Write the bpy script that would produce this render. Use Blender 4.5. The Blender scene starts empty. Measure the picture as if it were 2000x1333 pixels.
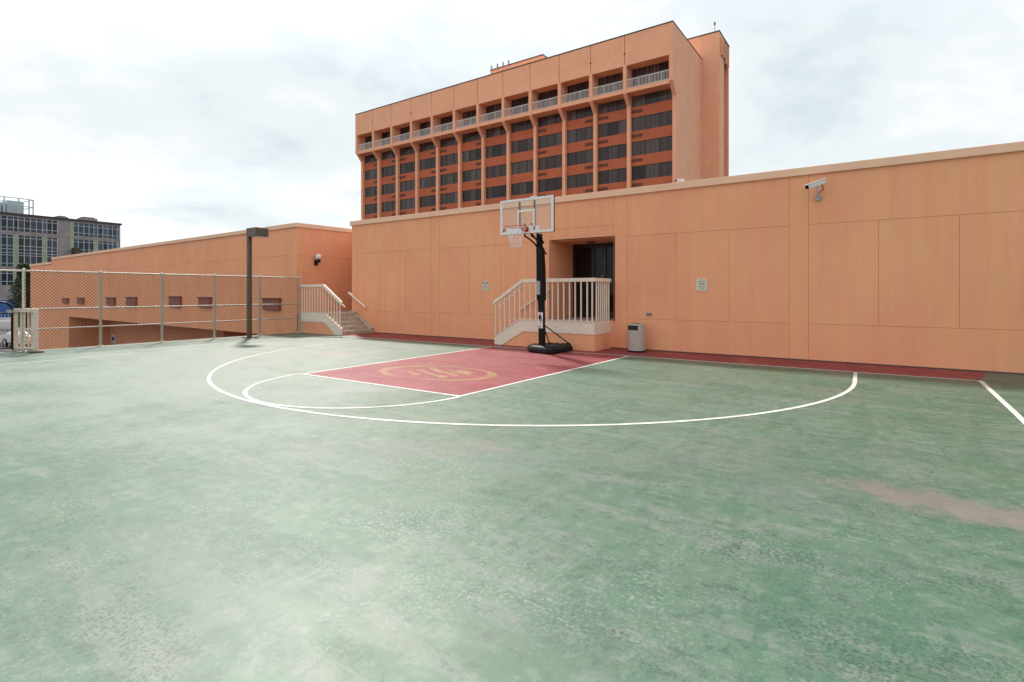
import bpy, bmesh, math, random
from mathutils import Vector, Matrix
random.seed(7)
R = math.radians
scene = bpy.context.scene
col = scene.collection

# ------------------------------------------------------------------ camera
F, CY, YAW = 1033.0, 572.24, -0.60758           # focal length in photo pixels, horizon row, heading
CAM = Vector((6.4005, -11.0224, 1.4047))
cd = bpy.data.cameras.new("camera"); cam = bpy.data.objects.new("camera", cd); col.objects.link(cam)
cam.location = CAM; cam.rotation_euler = (R(90), 0, -YAW)
cd.sensor_width = 36; cd.lens = 36 * F / 2000; cd.shift_y = (CY - 666.5) / 2000
cd.clip_end = 3000; cd.clip_start = 0.05
scene.camera = cam

# ------------------------------------------------------------------ light
SUN_DIR = Vector((-2.38, 1.61, 3.3)).normalized()     # towards the sun, from the lamp post's shadow
sd = bpy.data.lights.new("sun", 'SUN'); so = bpy.data.objects.new("sun", sd); col.objects.link(so)
sd.energy = 2.9; sd.angle = R(5); sd.color = (1.0, 0.95, 0.88)
so.rotation_euler = SUN_DIR.to_track_quat('Z', 'Y').to_euler(); so.location = (0, 0, 60)

world = bpy.data.worlds.new("World"); scene.world = world; world.use_nodes = True
wn = world.node_tree.nodes; wl = world.node_tree.links; wn.clear()
def W(t, **k):
    n = wn.new(t)
    for a, b in k.items(): setattr(n, a, b)
    return n
w_out = W('ShaderNodeOutputWorld'); w_bg = W('ShaderNodeBackground'); wl.new(w_bg.outputs[0], w_out.inputs[0])
w_sky = W('ShaderNodeTexSky', sky_type='NISHITA', sun_disc=False, sun_elevation=math.asin(SUN_DIR.z),
          sun_rotation=math.atan2(SUN_DIR.x, SUN_DIR.y))
w_sky.air_density = 1.0; w_sky.dust_density = 2.0
w_tc = W('ShaderNodeTexCoord'); w_sep = W('ShaderNodeSeparateXYZ'); wl.new(w_tc.outputs['Generated'], w_sep.inputs[0])
w_z = W('ShaderNodeMath', operation='MAXIMUM'); wl.new(w_sep.outputs[2], w_z.inputs[0]); w_z.inputs[1].default_value = 0.0
w_za = W('ShaderNodeMath', operation='ADD'); wl.new(w_z.outputs[0], w_za.inputs[0]); w_za.inputs[1].default_value = 0.22
w_div = W('ShaderNodeVectorMath', operation='DIVIDE'); wl.new(w_tc.outputs['Generated'], w_div.inputs[0])
w_cmb = W('ShaderNodeCombineXYZ')
for i in range(3): wl.new(w_za.outputs[0], w_cmb.inputs[i])
wl.new(w_cmb.outputs[0], w_div.inputs[1])
def wnoise(scale, detail, rough, off, dist=0.0):
    m = W('ShaderNodeMapping'); wl.new(w_div.outputs[0], m.inputs[0]); m.inputs['Location'].default_value = off
    m.inputs['Scale'].default_value = (1.0, 1.0, 0.25)
    n = W('ShaderNodeTexNoise'); wl.new(m.outputs[0], n.inputs['Vector'])
    n.inputs['Scale'].default_value = scale; n.inputs['Detail'].default_value = detail
    n.inputs['Roughness'].default_value = rough; n.inputs['Distortion'].default_value = dist
    return n
def wramp(src, stops):
    r = W('ShaderNodeValToRGB'); wl.new(src, r.inputs[0]); e = r.color_ramp.elements
    while len(e) < len(stops): e.new(0.5)
    for el, (p, c) in zip(e, stops): el.position = p; el.color = (*c, 1) if len(c) == 3 else c
    r.color_ramp.interpolation = 'EASE'
    return r
OFF = (2.2, 2.9, 7.7)
n_a = wnoise(0.9, 8, 0.52, (3.1, 1.7, 0.4), 0.25)     # cloud cover against the gaps
n_b = wnoise(1.15, 10, 0.56, OFF, 0.2)       # light and shade inside the clouds
shade = wramp(n_b.outputs[0], [(0.32, (0.395, 0.445, 0.47)), (0.44, (0.475, 0.51, 0.525)), (0.56, (0.56, 0.57, 0.575)), (0.68, (0.70, 0.695, 0.695))])
cover = wramp(n_a.outputs[0], [(0.33, (0.78, 0.78, 0.78)), (0.55, (1, 1, 1))])
w_sk = W('ShaderNodeVectorMath', operation='SCALE'); wl.new(w_sky.outputs[0], w_sk.inputs[0]); w_sk.inputs['Scale'].default_value = 0.13
w_mix = W('ShaderNodeMix', data_type='RGBA'); wl.new(cover.outputs[0], w_mix.inputs[0])
wl.new(w_sk.outputs[0], w_mix.inputs[6]); wl.new(shade.outputs[0], w_mix.inputs[7])
wl.new(w_mix.outputs[2], w_bg.inputs[0]); w_bg.inputs[1].default_value = 1.0

vs = scene.view_settings
vs.view_transform = 'Standard'; vs.look = 'None'; vs.exposure = 0.86; vs.gamma = 1.0; vs.use_curve_mapping = False
scene.render.engine = 'CYCLES'
scene.cycles.max_bounces = 8

# ------------------------------------------------------------------ from photo pixel to a point on a known plane
_r = Vector((math.cos(YAW), -math.sin(YAW), 0)); _w = Vector((math.sin(YAW), math.cos(YAW), 0))
def ray(px, py): return _w + _r * ((px - 1000) / F) + Vector((0, 0, (CY - py) / F))
def at(px, py, **k):
    d = ray(px, py); a, v = list(k.items())[0]; i = 'xyz'.index(a)
    return CAM + d * ((v - CAM[i]) / d[i])
def gr(px, py): 
    p = at(px, py, z=0); return (p.x, p.y)

# ------------------------------------------------------------------ materials
def mat(name): 
    m = bpy.data.materials.new(name); m.use_nodes = True
    return m, m.node_tree.nodes, m.node_tree.links, m.node_tree.nodes['Principled BSDF']
def ramp(nd, lk, src, stops, interp='LINEAR'):
    r = nd.new('ShaderNodeValToRGB'); lk.new(src, r.inputs[0]); e = r.color_ramp.elements
    while len(e) < len(stops): e.new(0.5)
    for el, (p, c) in zip(e, stops):
        el.position = p; el.color = (*c, 1) if hasattr(c, '__len__') else (c, c, c, 1)
    r.color_ramp.interpolation = interp
    return r.outputs[0]
def pos(nd, lk, scale=(1, 1, 1), rot=0, loc=(0, 0, 0)):
    g = nd.new('ShaderNodeNewGeometry'); m = nd.new('ShaderNodeMapping'); lk.new(g.outputs['Position'], m.inputs[0])
    m.inputs['Scale'].default_value = scale; m.inputs['Rotation'].default_value = (0, 0, rot); m.inputs['Location'].default_value = loc
    return m.outputs[0]
def noise(nd, lk, vec, scale, detail=4, rough=0.55, dist=0.0):
    n = nd.new('ShaderNodeTexNoise'); lk.new(vec, n.inputs['Vector'])
    n.inputs['Scale'].default_value = scale; n.inputs['Detail'].default_value = detail
    n.inputs['Roughness'].default_value = rough; n.inputs['Distortion'].default_value = dist
    return n.outputs[0]
def mixc(nd, lk, fac, a, b, mode='MIX'):
    m = nd.new('ShaderNodeMix'); m.data_type = 'RGBA'; m.blend_type = mode
    for sock, v in ((m.inputs[0], fac), (m.inputs[6], a), (m.inputs[7], b)):
        if isinstance(v, bpy.types.NodeSocket): lk.new(v, sock)
        elif hasattr(v, '__len__'): sock.default_value = (*v, 1)
        else: sock.default_value = v
    return m.outputs[2]
def math_(nd, lk, op, a, b=0.0):
    m = nd.new('ShaderNodeMath'); m.operation = op
    for sock, v in ((m.inputs[0], a), (m.inputs[1], b)):
        if isinstance(v, bpy.types.NodeSocket): lk.new(v, sock)
        else: sock.default_value = v
    return m.outputs[0]
def bump(nd, lk, b, h, dist, strength=1.0):
    n = nd.new('ShaderNodeBump'); lk.new(h, n.inputs['Height']); n.inputs['Distance'].default_value = dist
    n.inputs['Strength'].default_value = strength; lk.new(n.outputs[0], b.inputs['Normal'])

def stucco(name, c, var=0.10, stain=0.18, grain=70, bmp=0.0025, rough=0.9):
    m, nd, lk, b = mat(name)
    big = noise(nd, lk, pos(nd, lk), 0.55, 5)
    streak = noise(nd, lk, pos(nd, lk, (2.6, 2.6, 0.30)), 1.6, 9, 0.66)
    fine = noise(nd, lk, pos(nd, lk), grain, 3, 0.6)
    mid = noise(nd, lk, pos(nd, lk), 6.0, 4, 0.6)
    lo = tuple(x * (1 - var * 0.6) for x in c); hi = tuple(min(0.95, x * (1 + var)) for x in c)
    k = ramp(nd, lk, big, [(0.32, lo), (0.68, hi)])
    pinky = tuple(min(0.95, x * f) for x, f in zip(c, (1.0, 0.90, 0.92)))
    k = mixc(nd, lk, ramp(nd, lk, streak, [(0.45, 0.0), (0.68, stain * 3.0)]), k, pinky)
    yel = noise(nd, lk, pos(nd, lk, (1.9, 1.9, 0.35), 0, (15, 8, 2)), 1.2, 8, 0.62)
    k = mixc(nd, lk, ramp(nd, lk, yel, [(0.44, 0.0), (0.60, 0.55)]), k, tuple(min(0.95, x * f) for x, f in zip(c, (0.99, 1.13, 0.98))))
    dirt = tuple(x * f for x, f in zip(c, (0.86, 0.87, 0.84)))
    k = mixc(nd, lk, ramp(nd, lk, noise(nd, lk, pos(nd, lk, (5.5, 5.5, 0.20), 0, (5, 3, 1)), 1.1, 9, 0.68), [(0.50, 0.0), (0.68, stain * 1.6)]), k, dirt)
    k = mixc(nd, lk, ramp(nd, lk, mid, [(0.3, 0.07), (0.7, 0.0)]), k, tuple(x * 0.75 for x in c))
    k = mixc(nd, lk, ramp(nd, lk, fine, [(0.35, 0.12), (0.6, 0.0)]), k, tuple(x * 0.65 for x in c))
    oi = nd.new('ShaderNodeObjectInfo')
    k = mixc(nd, lk, 1.0, k, ramp(nd, lk, oi.outputs['Random'], [(0, (0.975, 0.965, 0.96)), (1, (1, 1, 1))]), 'MULTIPLY')
    lk.new(k, b.inputs['Base Color']); b.inputs['Roughness'].default_value = rough
    b.inputs['Specular IOR Level'].default_value = 0.25
    bump(nd, lk, b, math_(nd, lk, 'ADD', fine, math_(nd, lk, 'MULTIPLY', mid, 0.8)), bmp, 0.7)
    return m
def paint(name, c, rough=0.5, var=0.08, scale=9, spec=0.5, metal=0.0, bmp=0.0):
    m, nd, lk, b = mat(name)
    n = noise(nd, lk, pos(nd, lk), scale, 5, 0.6)
    k = ramp(nd, lk, n, [(0.3, tuple(x * (1 - var * 2) for x in c)), (0.7, tuple(min(0.95, x * (1 + var)) for x in c))])
    lk.new(k, b.inputs['Base Color'])
    lk.new(ramp(nd, lk, n, [(0.3, min(1, rough + 0.1)), (0.7, max(0.02, rough - 0.08))]), b.inputs['Roughness'])
    b.inputs['Metallic'].default_value = metal; b.inputs['Specular IOR Level'].default_value = spec
    if bmp: bump(nd, lk, b, n, bmp)
    return m

M = {}
M['stucco'] = stucco('peach_stucco', (0.93, 0.405, 0.232), 0.10, 0.24)
M['stucco_groove'] = stucco('groove_stucco', (0.70, 0.31, 0.165))
M['coping'] = stucco('coping_paint', (0.91, 0.55, 0.39), var=0.05, stain=0.12, grain=40, bmp=0.001, rough=0.7)
M['tower'] = stucco('tower_stucco', (0.88, 0.455, 0.295), stain=0.22, grain=18, bmp=0.01)
M['spandrel'] = stucco('spandrel_orange', (0.48, 0.140, 0.074), var=0.10, grain=20, bmp=0.004)
M['louvre'] = paint('louvre_brown', (0.17, 0.06, 0.03), 0.6)
M['cream'] = paint('cream_paint', (0.86, 0.72, 0.59), 0.5, 0.06, 14, bmp=0.001)
M['concrete'] = paint('worn_concrete', (0.50, 0.40, 0.31), 0.85, 0.16, 7, 0.3, bmp=0.004)
M['bronze'] = paint('bronze_paint', (0.105, 0.068, 0.05), 0.45, 0.1, 8)
M['galv'] = paint('beige_fence_paint', (0.68, 0.58, 0.47), 0.55, 0.14, 30)
M['mesh_wire'] = paint('dark_coated_wire', (0.055, 0.024, 0.016), 0.7, 0.1, 20, 0.15)
M['black'] = paint('black_metal', (0.006, 0.006, 0.0065), 0.5, 0.2, 12, 0.2)
M['black_plastic'] = paint('black_plastic', (0.008, 0.008, 0.011), 0.45, 0.3, 16, 0.3, bmp=0.003)
M['white'] = paint('white_enamel', (0.80, 0.79, 0.76), 0.4, 0.04, 12)
M['globe'] = paint('globe_glass', (0.82, 0.78, 0.76), 0.25, 0.02, 5)
M['rim'] = paint('rim_orange', (0.55, 0.055, 0.025), 0.4)
M['net'] = paint('net_cord', (0.78, 0.78, 0.78), 0.9, 0.08, 60)
M['bin'] = paint('bin_taupe', (0.47, 0.40, 0.34), 0.55, 0.07, 12, bmp=0.002)
M['dark_hole'] = paint('bin_inside', (0.03, 0.025, 0.02), 0.9)
M['grey'] = paint('grey_metal', (0.36, 0.35, 0.36), 0.45, 0.1, 14, metal=0.3)
M['camera_white'] = paint('camera_housing', (0.66, 0.66, 0.65), 0.35, 0.04, 14)
M['sign'] = paint('sign_plate', (0.72, 0.64, 0.54), 0.5, 0.06, 40)
M['sign_ink'] = paint('sign_print', (0.22, 0.19, 0.17), 0.6)
M['blue'] = paint('blue_print', (0.03, 0.08, 0.35), 0.5)
M['vent_box'] = paint('maroon_scupper', (0.30, 0.095, 0.065), 0.6, 0.15, 10)
M['door_frame'] = paint('dark_bronze_frame', (0.012, 0.009, 0.008), 0.35)
M['asphalt'] = paint('asphalt', (0.055, 0.052, 0.05), 0.85, 0.25, 0.6, 0.3)
M['tile'] = paint('landing_tile', (0.40, 0.27, 0.24), 0.6, 0.12, 9)
M['gb_wall'] = paint('grey_block_wall', (0.33, 0.29, 0.295), 0.9, 0.14, 1.4)
M['gb_green'] = paint('green_sheathing', (0.36, 0.45, 0.25), 0.8, 0.16, 0.9)
M['gb_frame'] = paint('window_aluminium', (0.46, 0.54, 0.56), 0.45)
M['dark_roof'] = paint('roof_edge', (0.07, 0.055, 0.05), 0.8)
M['hoarding'] = paint('blue_hoarding', (0.02, 0.10, 0.33), 0.6, 0.1, 0.5)
M['bark'] = paint('bark', (0.09, 0.065, 0.05), 0.9)
M['tyre'] = paint('tyre', (0.018, 0.018, 0.018), 0.8)

def glass_dark(name, c, rough=0.08, var=True, stripes=0.0):
    m, nd, lk, b = mat(name)
    oi = nd.new('ShaderNodeObjectInfo')
    k = ramp(nd, lk, oi.outputs['Random'], [(0.0, tuple(x * 0.45 for x in c)), (0.35, c), (0.7, tuple(x * 1.4 for x in c)), (0.86, tuple(x * 2.0 for x in c)), (1.0, tuple(x * y for x, y in zip(c, (0.7, 0.75, 1.0))))])
    if stripes:
        s = noise(nd, lk, pos(nd, lk, (5.5, 5.5, 0.04)), 1.0, 3)
        k = mixc(nd, lk, ramp(nd, lk, s, [(0.42, stripes), (0.6, 0.0)]), k, tuple(x * 0.35 for x in c))
    lk.new(k, b.inputs['Base Color']); b.inputs['Roughness'].default_value = rough
    b.inputs['Specular IOR Level'].default_value = 0.22
    return m
M['tower_glass'] = glass_dark('tinted_hotel_glass', (0.066, 0.054, 0.052), 0.12, stripes=0.4)
M['balcony_glass'] = glass_dark('balcony_door_glass', (0.085, 0.06, 0.058), 0.15, stripes=0.85)
M['gb_glass'] = glass_dark('dark_office_glass', (0.045, 0.06, 0.085), 0.1)
M['door_glass'] = glass_dark('door_glass', (0.012, 0.011, 0.010), 0.04)
M['car_glass'] = glass_dark('car_glass', (0.02, 0.022, 0.025), 0.05)
def leaf(name, c):
    m, nd, lk, b = mat(name)
    n = noise(nd, lk, pos(nd, lk), 1.3, 3)
    lk.new(ramp(nd, lk, n, [(0.3, tuple(x * 0.6 for x in c)), (0.7, tuple(x * 1.3 for x in c))]), b.inputs['Base Color'])
    b.inputs['Roughness'].default_value = 0.6
    return m
M['leaf'] = leaf('evergreen_leaf', (0.035, 0.062, 0.022))
def acrylic():
    m, nd, lk, b = mat('acrylic_board')
    b.inputs['Base Color'].default_value = (0.9, 0.9, 0.88, 1); b.inputs['Roughness'].default_value = 0.25
    tr = nd.new('ShaderNodeBsdfTransparent'); tr.inputs[0].default_value = (0.97, 0.96, 0.93, 1)
    mx = nd.new('ShaderNodeMixShader'); mx.inputs[0].default_value = 0.11
    lk.new(tr.outputs[0], mx.inputs[1]); lk.new(b.outputs[0], mx.inputs[2])
    lk.new(mx.outputs[0], nd['Material Output'].inputs[0])
    return m
M['acrylic'] = acrylic()

PINK = at(1925, 1005, z=0); PINK2 = at(640, 692, z=0); PINK3 = at(455, 703, z=0); PINK4 = at(915, 868, z=0)
def court_mat(name, cols, red=False):
    """weathered sport paint: large faded areas, streaks, scuffs and stains"""
    A, B, C_ = cols                      # rich paint, faded paint, bare/dusty
    m, nd, lk, b = mat(name)
    big = noise(nd, lk, pos(nd, lk, (1, 1, 1), 0.5, (4, 9, 0)), 0.22, 9, 0.62)
    med = noise(nd, lk, pos(nd, lk, (1.0, 1.7, 1), -0.35, (1, 2, 0)), 1.1, 12, 0.70)
    strk = noise(nd, lk, pos(nd, lk, (0.45, 2.4, 1), 0.45, (7, 1, 0)), 1.7, 12, 0.70)
    strk2 = noise(nd, lk, pos(nd, lk, (2.2, 0.5, 1), 0.75, (2, 5, 0)), 1.5, 12, 0.70)
    fine = noise(nd, lk, pos(nd, lk), 48, 5, 0.75)
    mott = noise(nd, lk, pos(nd, lk, loc=(2, 7, 1)), 9, 8, 0.72)
    grit = noise(nd, lk, pos(nd, lk), 240, 2, 0.6)
    k = mixc(nd, lk, ramp(nd, lk, big, [(0.42, 0.0), (0.58, 0.75)]), A, B)
    k = mixc(nd, lk, ramp(nd, lk, med, [(0.47, 0.0), (0.525, 0.70)]), k, B)
    k = mixc(nd, lk, ramp(nd, lk, strk, [(0.53, 0.0), (0.57, 0.60)]), k, C_)
    k = mixc(nd, lk, ramp(nd, lk, strk2, [(0.53, 0.0), (0.565, 0.55)]), k, tuple(x * f for x, f in zip(A, (0.80, 1.0, 0.95))))
    k = mixc(nd, lk, ramp(nd, lk, mott, [(0.40, 0.56), (0.455, 0.0)]), k, tuple(x * 0.55 for x in A))
    k = mixc(nd, lk, ramp(nd, lk, mott, [(0.54, 0.0), (0.59, 0.38)]), k, tuple(min(0.9, x * 1.3) for x in C_))
    # ochre and grey-mauve tinges in places
    och = noise(nd, lk, pos(nd, lk, (1, 1.6, 1), 0.2, (11, 3, 0)), 0.55, 9, 0.66)
    k = mixc(nd, lk, ramp(nd, lk, och, [(0.52, 0.0), (0.70, 0.45)]), k, tuple(x * f for x, f in zip(B, (1.04, 0.93, 0.70))))
    mau = noise(nd, lk, pos(nd, lk, (1, 1.3, 1), -0.6, (21, 13, 0)), 0.5, 9, 0.66)
    k = mixc(nd, lk, ramp(nd, lk, mau, [(0.50, 0.0), (0.68, 0.45)]), k, tuple(x * f for x, f in zip(C_, (0.88, 0.84, 0.90))))
    # dark scuffs: fine specks gathered in patches
    patch = noise(nd, lk, pos(nd, lk, (0.8, 1.8, 1), 0.4, (3, 8, 0)), 1.1, 8, 0.68)
    sp = math_(nd, lk, 'MULTIPLY', ramp(nd, lk, patch, [(0.47, 0.06), (0.60, 1.0)]), ramp(nd, lk, fine, [(0.51, 0.0), (0.545, 1.0)]))
    k = mixc(nd, lk, math_(nd, lk, 'MULTIPLY', sp, 0.70), k, tuple(x * 0.40 for x in A))
    # pale chips
    patch2 = noise(nd, lk, pos(nd, lk, (1.2, 1.2, 1), 0.9, (13, 2, 0)), 0.9, 6, 0.65)
    ch = math_(nd, lk, 'MULTIPLY', ramp(nd, lk, patch2, [(0.48, 0.0), (0.62, 1.0)]), ramp(nd, lk, noise(nd, lk, pos(nd, lk, loc=(3, 3, 3)), 42, 5, 0.75), [(0.55, 0.0), (0.585, 1.0)]))
    k = mixc(nd, lk, math_(nd, lk, 'MULTIPLY', ch, 0.65), k, tuple(min(0.9, x * 1.45 + 0.05) for x in C_))
    k = mixc(nd, lk, ramp(nd, lk, grit, [(0.3, 0.25), (0.62, 0.0)]), k, tuple(x * 0.5 for x in A))
    if not red:
        # bleached paint plus sky sheen painted into the colour, far half of the court
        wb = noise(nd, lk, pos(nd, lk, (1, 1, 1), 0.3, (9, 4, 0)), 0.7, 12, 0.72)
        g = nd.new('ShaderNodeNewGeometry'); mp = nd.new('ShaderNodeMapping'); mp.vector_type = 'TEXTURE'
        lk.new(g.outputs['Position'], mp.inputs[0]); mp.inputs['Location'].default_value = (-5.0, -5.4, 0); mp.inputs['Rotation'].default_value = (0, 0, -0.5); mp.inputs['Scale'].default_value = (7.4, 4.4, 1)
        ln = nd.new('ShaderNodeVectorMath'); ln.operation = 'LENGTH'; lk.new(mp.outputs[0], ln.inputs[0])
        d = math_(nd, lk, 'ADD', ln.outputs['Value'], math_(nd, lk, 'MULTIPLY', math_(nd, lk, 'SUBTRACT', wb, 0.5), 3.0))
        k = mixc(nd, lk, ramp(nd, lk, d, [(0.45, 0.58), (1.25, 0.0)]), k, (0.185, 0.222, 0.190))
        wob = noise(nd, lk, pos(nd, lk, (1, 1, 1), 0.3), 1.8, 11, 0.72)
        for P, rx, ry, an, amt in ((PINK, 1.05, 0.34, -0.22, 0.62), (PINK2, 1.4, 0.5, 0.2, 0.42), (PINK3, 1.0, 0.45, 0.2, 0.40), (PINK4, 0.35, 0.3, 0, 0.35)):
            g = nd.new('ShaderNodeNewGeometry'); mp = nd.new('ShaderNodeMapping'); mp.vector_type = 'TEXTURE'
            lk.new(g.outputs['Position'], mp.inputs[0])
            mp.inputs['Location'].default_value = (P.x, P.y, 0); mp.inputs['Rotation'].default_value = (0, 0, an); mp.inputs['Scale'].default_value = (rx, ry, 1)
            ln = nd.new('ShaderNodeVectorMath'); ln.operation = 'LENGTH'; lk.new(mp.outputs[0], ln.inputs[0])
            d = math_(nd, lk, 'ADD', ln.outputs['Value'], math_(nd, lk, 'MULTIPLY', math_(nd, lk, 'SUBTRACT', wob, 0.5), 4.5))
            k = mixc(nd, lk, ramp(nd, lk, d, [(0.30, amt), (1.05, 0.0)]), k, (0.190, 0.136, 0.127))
    lk.new(k, b.inputs['Base Color'])
    lk.new(ramp(nd, lk, med, [(0.3, 0.56), (0.7, 0.38)]), b.inputs['Roughness'])
    b.inputs['Specular IOR Level'].default_value = 0.3 if red else 0.5
    bump(nd, lk, b, math_(nd, lk, 'ADD', grit, math_(nd, lk, 'MULTIPLY', fine, 0.7)), 0.0012, 0.6)
    return m
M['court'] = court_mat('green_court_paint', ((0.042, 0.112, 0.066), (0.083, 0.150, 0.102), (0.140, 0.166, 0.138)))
M['red_paint'] = court_mat('red_court_paint', ((0.205, 0.017, 0.026), (0.24, 0.030, 0.040), (0.28, 0.075, 0.083)), True)
M['white_line'] = court_mat('white_line_paint', ((0.66, 0.66, 0.61), (0.72, 0.72, 0.68), (0.50, 0.52, 0.47)), True)
M['yellow_line'] = court_mat('faded_yellow_paint', ((0.29, 0.175, 0.045), (0.29, 0.125, 0.055), (0.27, 0.055, 0.055)), True)

# ------------------------------------------------------------------ mesh helpers
LOC = {}
class MB:
    def __init__(s): s.v, s.f = [], []
    def add(s, vs_, fs):
        n = len(s.v); s.v += [Vector(v) for v in vs_]; s.f += [tuple(i + n for i in f) for f in fs]; return s
    def box(s, x0, x1, y0, y1, z0, z1):
        return s.add([(x0, y0, z0), (x1, y0, z0), (x1, y1, z0), (x0, y1, z0), (x0, y0, z1), (x1, y0, z1), (x1, y1, z1), (x0, y1, z1)],
                     [(0, 3, 2, 1), (4, 5, 6, 7), (0, 1, 5, 4), (1, 2, 6, 5), (2, 3, 7, 6), (3, 0, 4, 7)])
    def bar(s, a, b, w, h, up=(0, 0, 1)):
        a, b = Vector(a), Vector(b); d = (b - a).normalized(); u = Vector(up)
        if abs(d.dot(u)) > 0.98: u = Vector((0, 1, 0))
        r = d.cross(u).normalized() * (w / 2); t = r.cross(d).normalized() * (h / 2)
        vs_ = [a - r - t, a + r - t, a + r + t, a - r + t, b - r - t, b + r - t, b + r + t, b - r + t]
        return s.add(vs_, [(0, 3, 2, 1), (4, 5, 6, 7), (0, 1, 5, 4), (1, 2, 6, 5), (2, 3, 7, 6), (3, 0, 4, 7)])
    def tube(s, pts, r, n=8, cap=True):
        pts = [Vector(p) for p in pts]; base = len(s.v); rs = r if hasattr(r, '__len__') else [r] * len(pts)
        for i, p in enumerate(pts):
            d = (pts[min(i + 1, len(pts) - 1)] - pts[max(i - 1, 0)]).normalized()
            u = Vector((0, 0, 1)) if abs(d.z) < 0.9 else Vector((1, 0, 0))
            a = d.cross(u).normalized(); b = a.cross(d)
            for k in range(n):
                t = 2 * math.pi * k / n; s.v.append(p + (a * math.cos(t) + b * math.sin(t)) * rs[i])
        for i in range(len(pts) - 1):
            for k in range(n):
                q = base + i * n; s.f.append((q + k, q + (k + 1) % n, q + n + (k + 1) % n, q + n + k))
        if cap:
            s.f.append(tuple(base + k for k in range(n))[::-1]); q = base + (len(pts) - 1) * n; s.f.append(tuple(q + k for k in range(n)))
        return s
    def lathe(s, c, prof, n=32):
        c = Vector(c); base = len(s.v)
        for r, z in prof:
            for k in range(n):
                t = 2 * math.pi * k / n; s.v.append(c + Vector((r * math.cos(t), r * math.sin(t), z)))
        for i in range(len(prof) - 1):
            for k in range(n):
                q = base + i * n; s.f.append((q + k, q + (k + 1) % n, q + n + (k + 1) % n, q + n + k))
        s.f.append(tuple(base + k for k in range(n))[::-1]); q = base + (len(prof) - 1) * n; s.f.append(tuple(q + k for k in range(n)))
        return s
    def prism(s, poly, axis, a, b):
        """poly: 2-D outline in the plane perpendicular to axis; extruded from a to b"""
        n = len(poly)
        def P(u, v, w): return {'x': (w, u, v), 'y': (u, w, v), 'z': (u, v, w)}[axis]
        return s.add([P(u, v, a) for u, v in poly] + [P(u, v, b) for u, v in poly],
                     [tuple(range(n))[::-1], tuple(range(n, 2 * n))] + [(i, (i + 1) % n, n + (i + 1) % n, n + i) for i in range(n)])
    def sheet(s, pts, z): return s.add([(x, y, z) for x, y in pts], [tuple(range(len(pts)))])
    def strip(s, L, Rr, z):
        n = len(L); return s.add([(x, y, z) for x, y in L] + [(x, y, z) for x, y in Rr], [(i, n + i, n + i + 1, i + 1) for i in range(n - 1)])
    def build(s, name, material, parent=None, smooth=False, bevel=0.0):
        o0 = LOC.get(parent.name, Vector()) if parent else Vector()
        me = bpy.data.meshes.new(name); me.from_pydata([v - o0 for v in s.v], [], s.f)
        bm = bmesh.new(); bm.from_mesh(me); bmesh.ops.recalc_face_normals(bm, faces=bm.faces); bm.to_mesh(me); bm.free()
        me.materials.append(M[material])
        if smooth:
            for p in me.polygons: p.use_smooth = True
        o = bpy.data.objects.new(name, me); col.objects.link(o); LOC[o.name] = o0
        if parent: o.parent = parent
        if smooth:
            md = o.modifiers.new('smooth', 'EDGE_SPLIT'); md.split_angle = R(40)
        if bevel:
            md = o.modifiers.new('bevel', 'BEVEL'); md.width = bevel; md.segments = 2; md.limit_method = 'ANGLE'; md.angle_limit = R(40)
        return o
def tag(o, label=None, cat=None, group=None, kind=None):
    for k, v in (('label', label), ('category', cat), ('group', group), ('kind', kind)):
        if v: o[k] = v
    return o
def thing(name, label, cat, loc=(0, 0, 0), group=None):
    o = bpy.data.objects.new(name, None); col.objects.link(o); o.location = loc; LOC[o.name] = Vector(loc)
    o.empty_display_size = 0.2
    return tag(o, label, cat, group)
def inst(src, offset, parent):
    o = src.copy(); col.objects.link(o); o.parent = parent; o.location = src.location + Vector(offset); LOC[o.name] = LOC[src.name]
    return o

# ------------------------------------------------------------------ ground and deck
GZ = -3.1
g = MB().sheet([(-900, -900), (900, -900), (900, 900), (-900, 900)], GZ).build('ground', 'asphalt'); tag(g, kind='structure')
DX = -10.56
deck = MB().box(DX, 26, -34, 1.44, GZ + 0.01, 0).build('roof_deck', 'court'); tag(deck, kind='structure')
YW = 1.432
def line(pts, w, name='court_line', z=0.0026, m='white_line'):
    """painted stripe along a ground polyline"""
    L, Rr = [], []
    for i, p in enumerate(pts):
        a, b = Vector(pts[max(i - 1, 0)]), Vector(pts[min(i + 1, len(pts) - 1)])
        d = (b - a).normalized(); n = Vector((-d.y, d.x)) * w / 2; p = Vector(p)
        L.append(p + n); Rr.append(p - n)
    return MB().strip(L, Rr, z).build(name, m, deck)
FTL, FTR = gr(592, 731), gr(898, 774.5)
BLL, BLR = gr(962, 677.3), gr(1229, 695.8)
BC_L, BC_R, B3R = gr(675, 657.3), gr(1915, 744.5), gr(1671, 727.5)
MB().sheet([FTL, FTR, BLR, BLL], 0.0014).build('painted_key', 'red_paint', deck)
MB().sheet([(-8.6, gr(660, 654)[1] - 0.05), BC_L, BLL, BLR, B3R, BC_R, (7.95, YW - 0.002), (-8.3, YW - 0.002)], 0.0008).build('painted_end_strip', 'red_paint', deck)
LW = 0.056
line([BC_L, BLL, BLR, B3R, BC_R], LW)
line([FTL, FTR], LW, z=0.0030); line([FTL, BLL], LW, z=0.0028); line([FTR, BLR], LW, z=0.0028)
line([BC_R, (7.70, -2.5), (7.66, -6.0), (7.6, -14.0), (7.6, -26)], 0.062, z=0.0029)
line([(-7.75, -0.1), (-7.56, -2.26), (-7.60, -3.6), (-7.69, -6.59), (-7.70, -9.0), (-7.70, -26)], 0.05, z=0.0029)
c3, r3 = (0.012, -1.277), 6.069
arc = [(c3[0] + r3 * math.cos(t), c3[1] + r3 * math.sin(t)) for t in [-math.pi * i / 96 for i in range(97)]]
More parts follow.
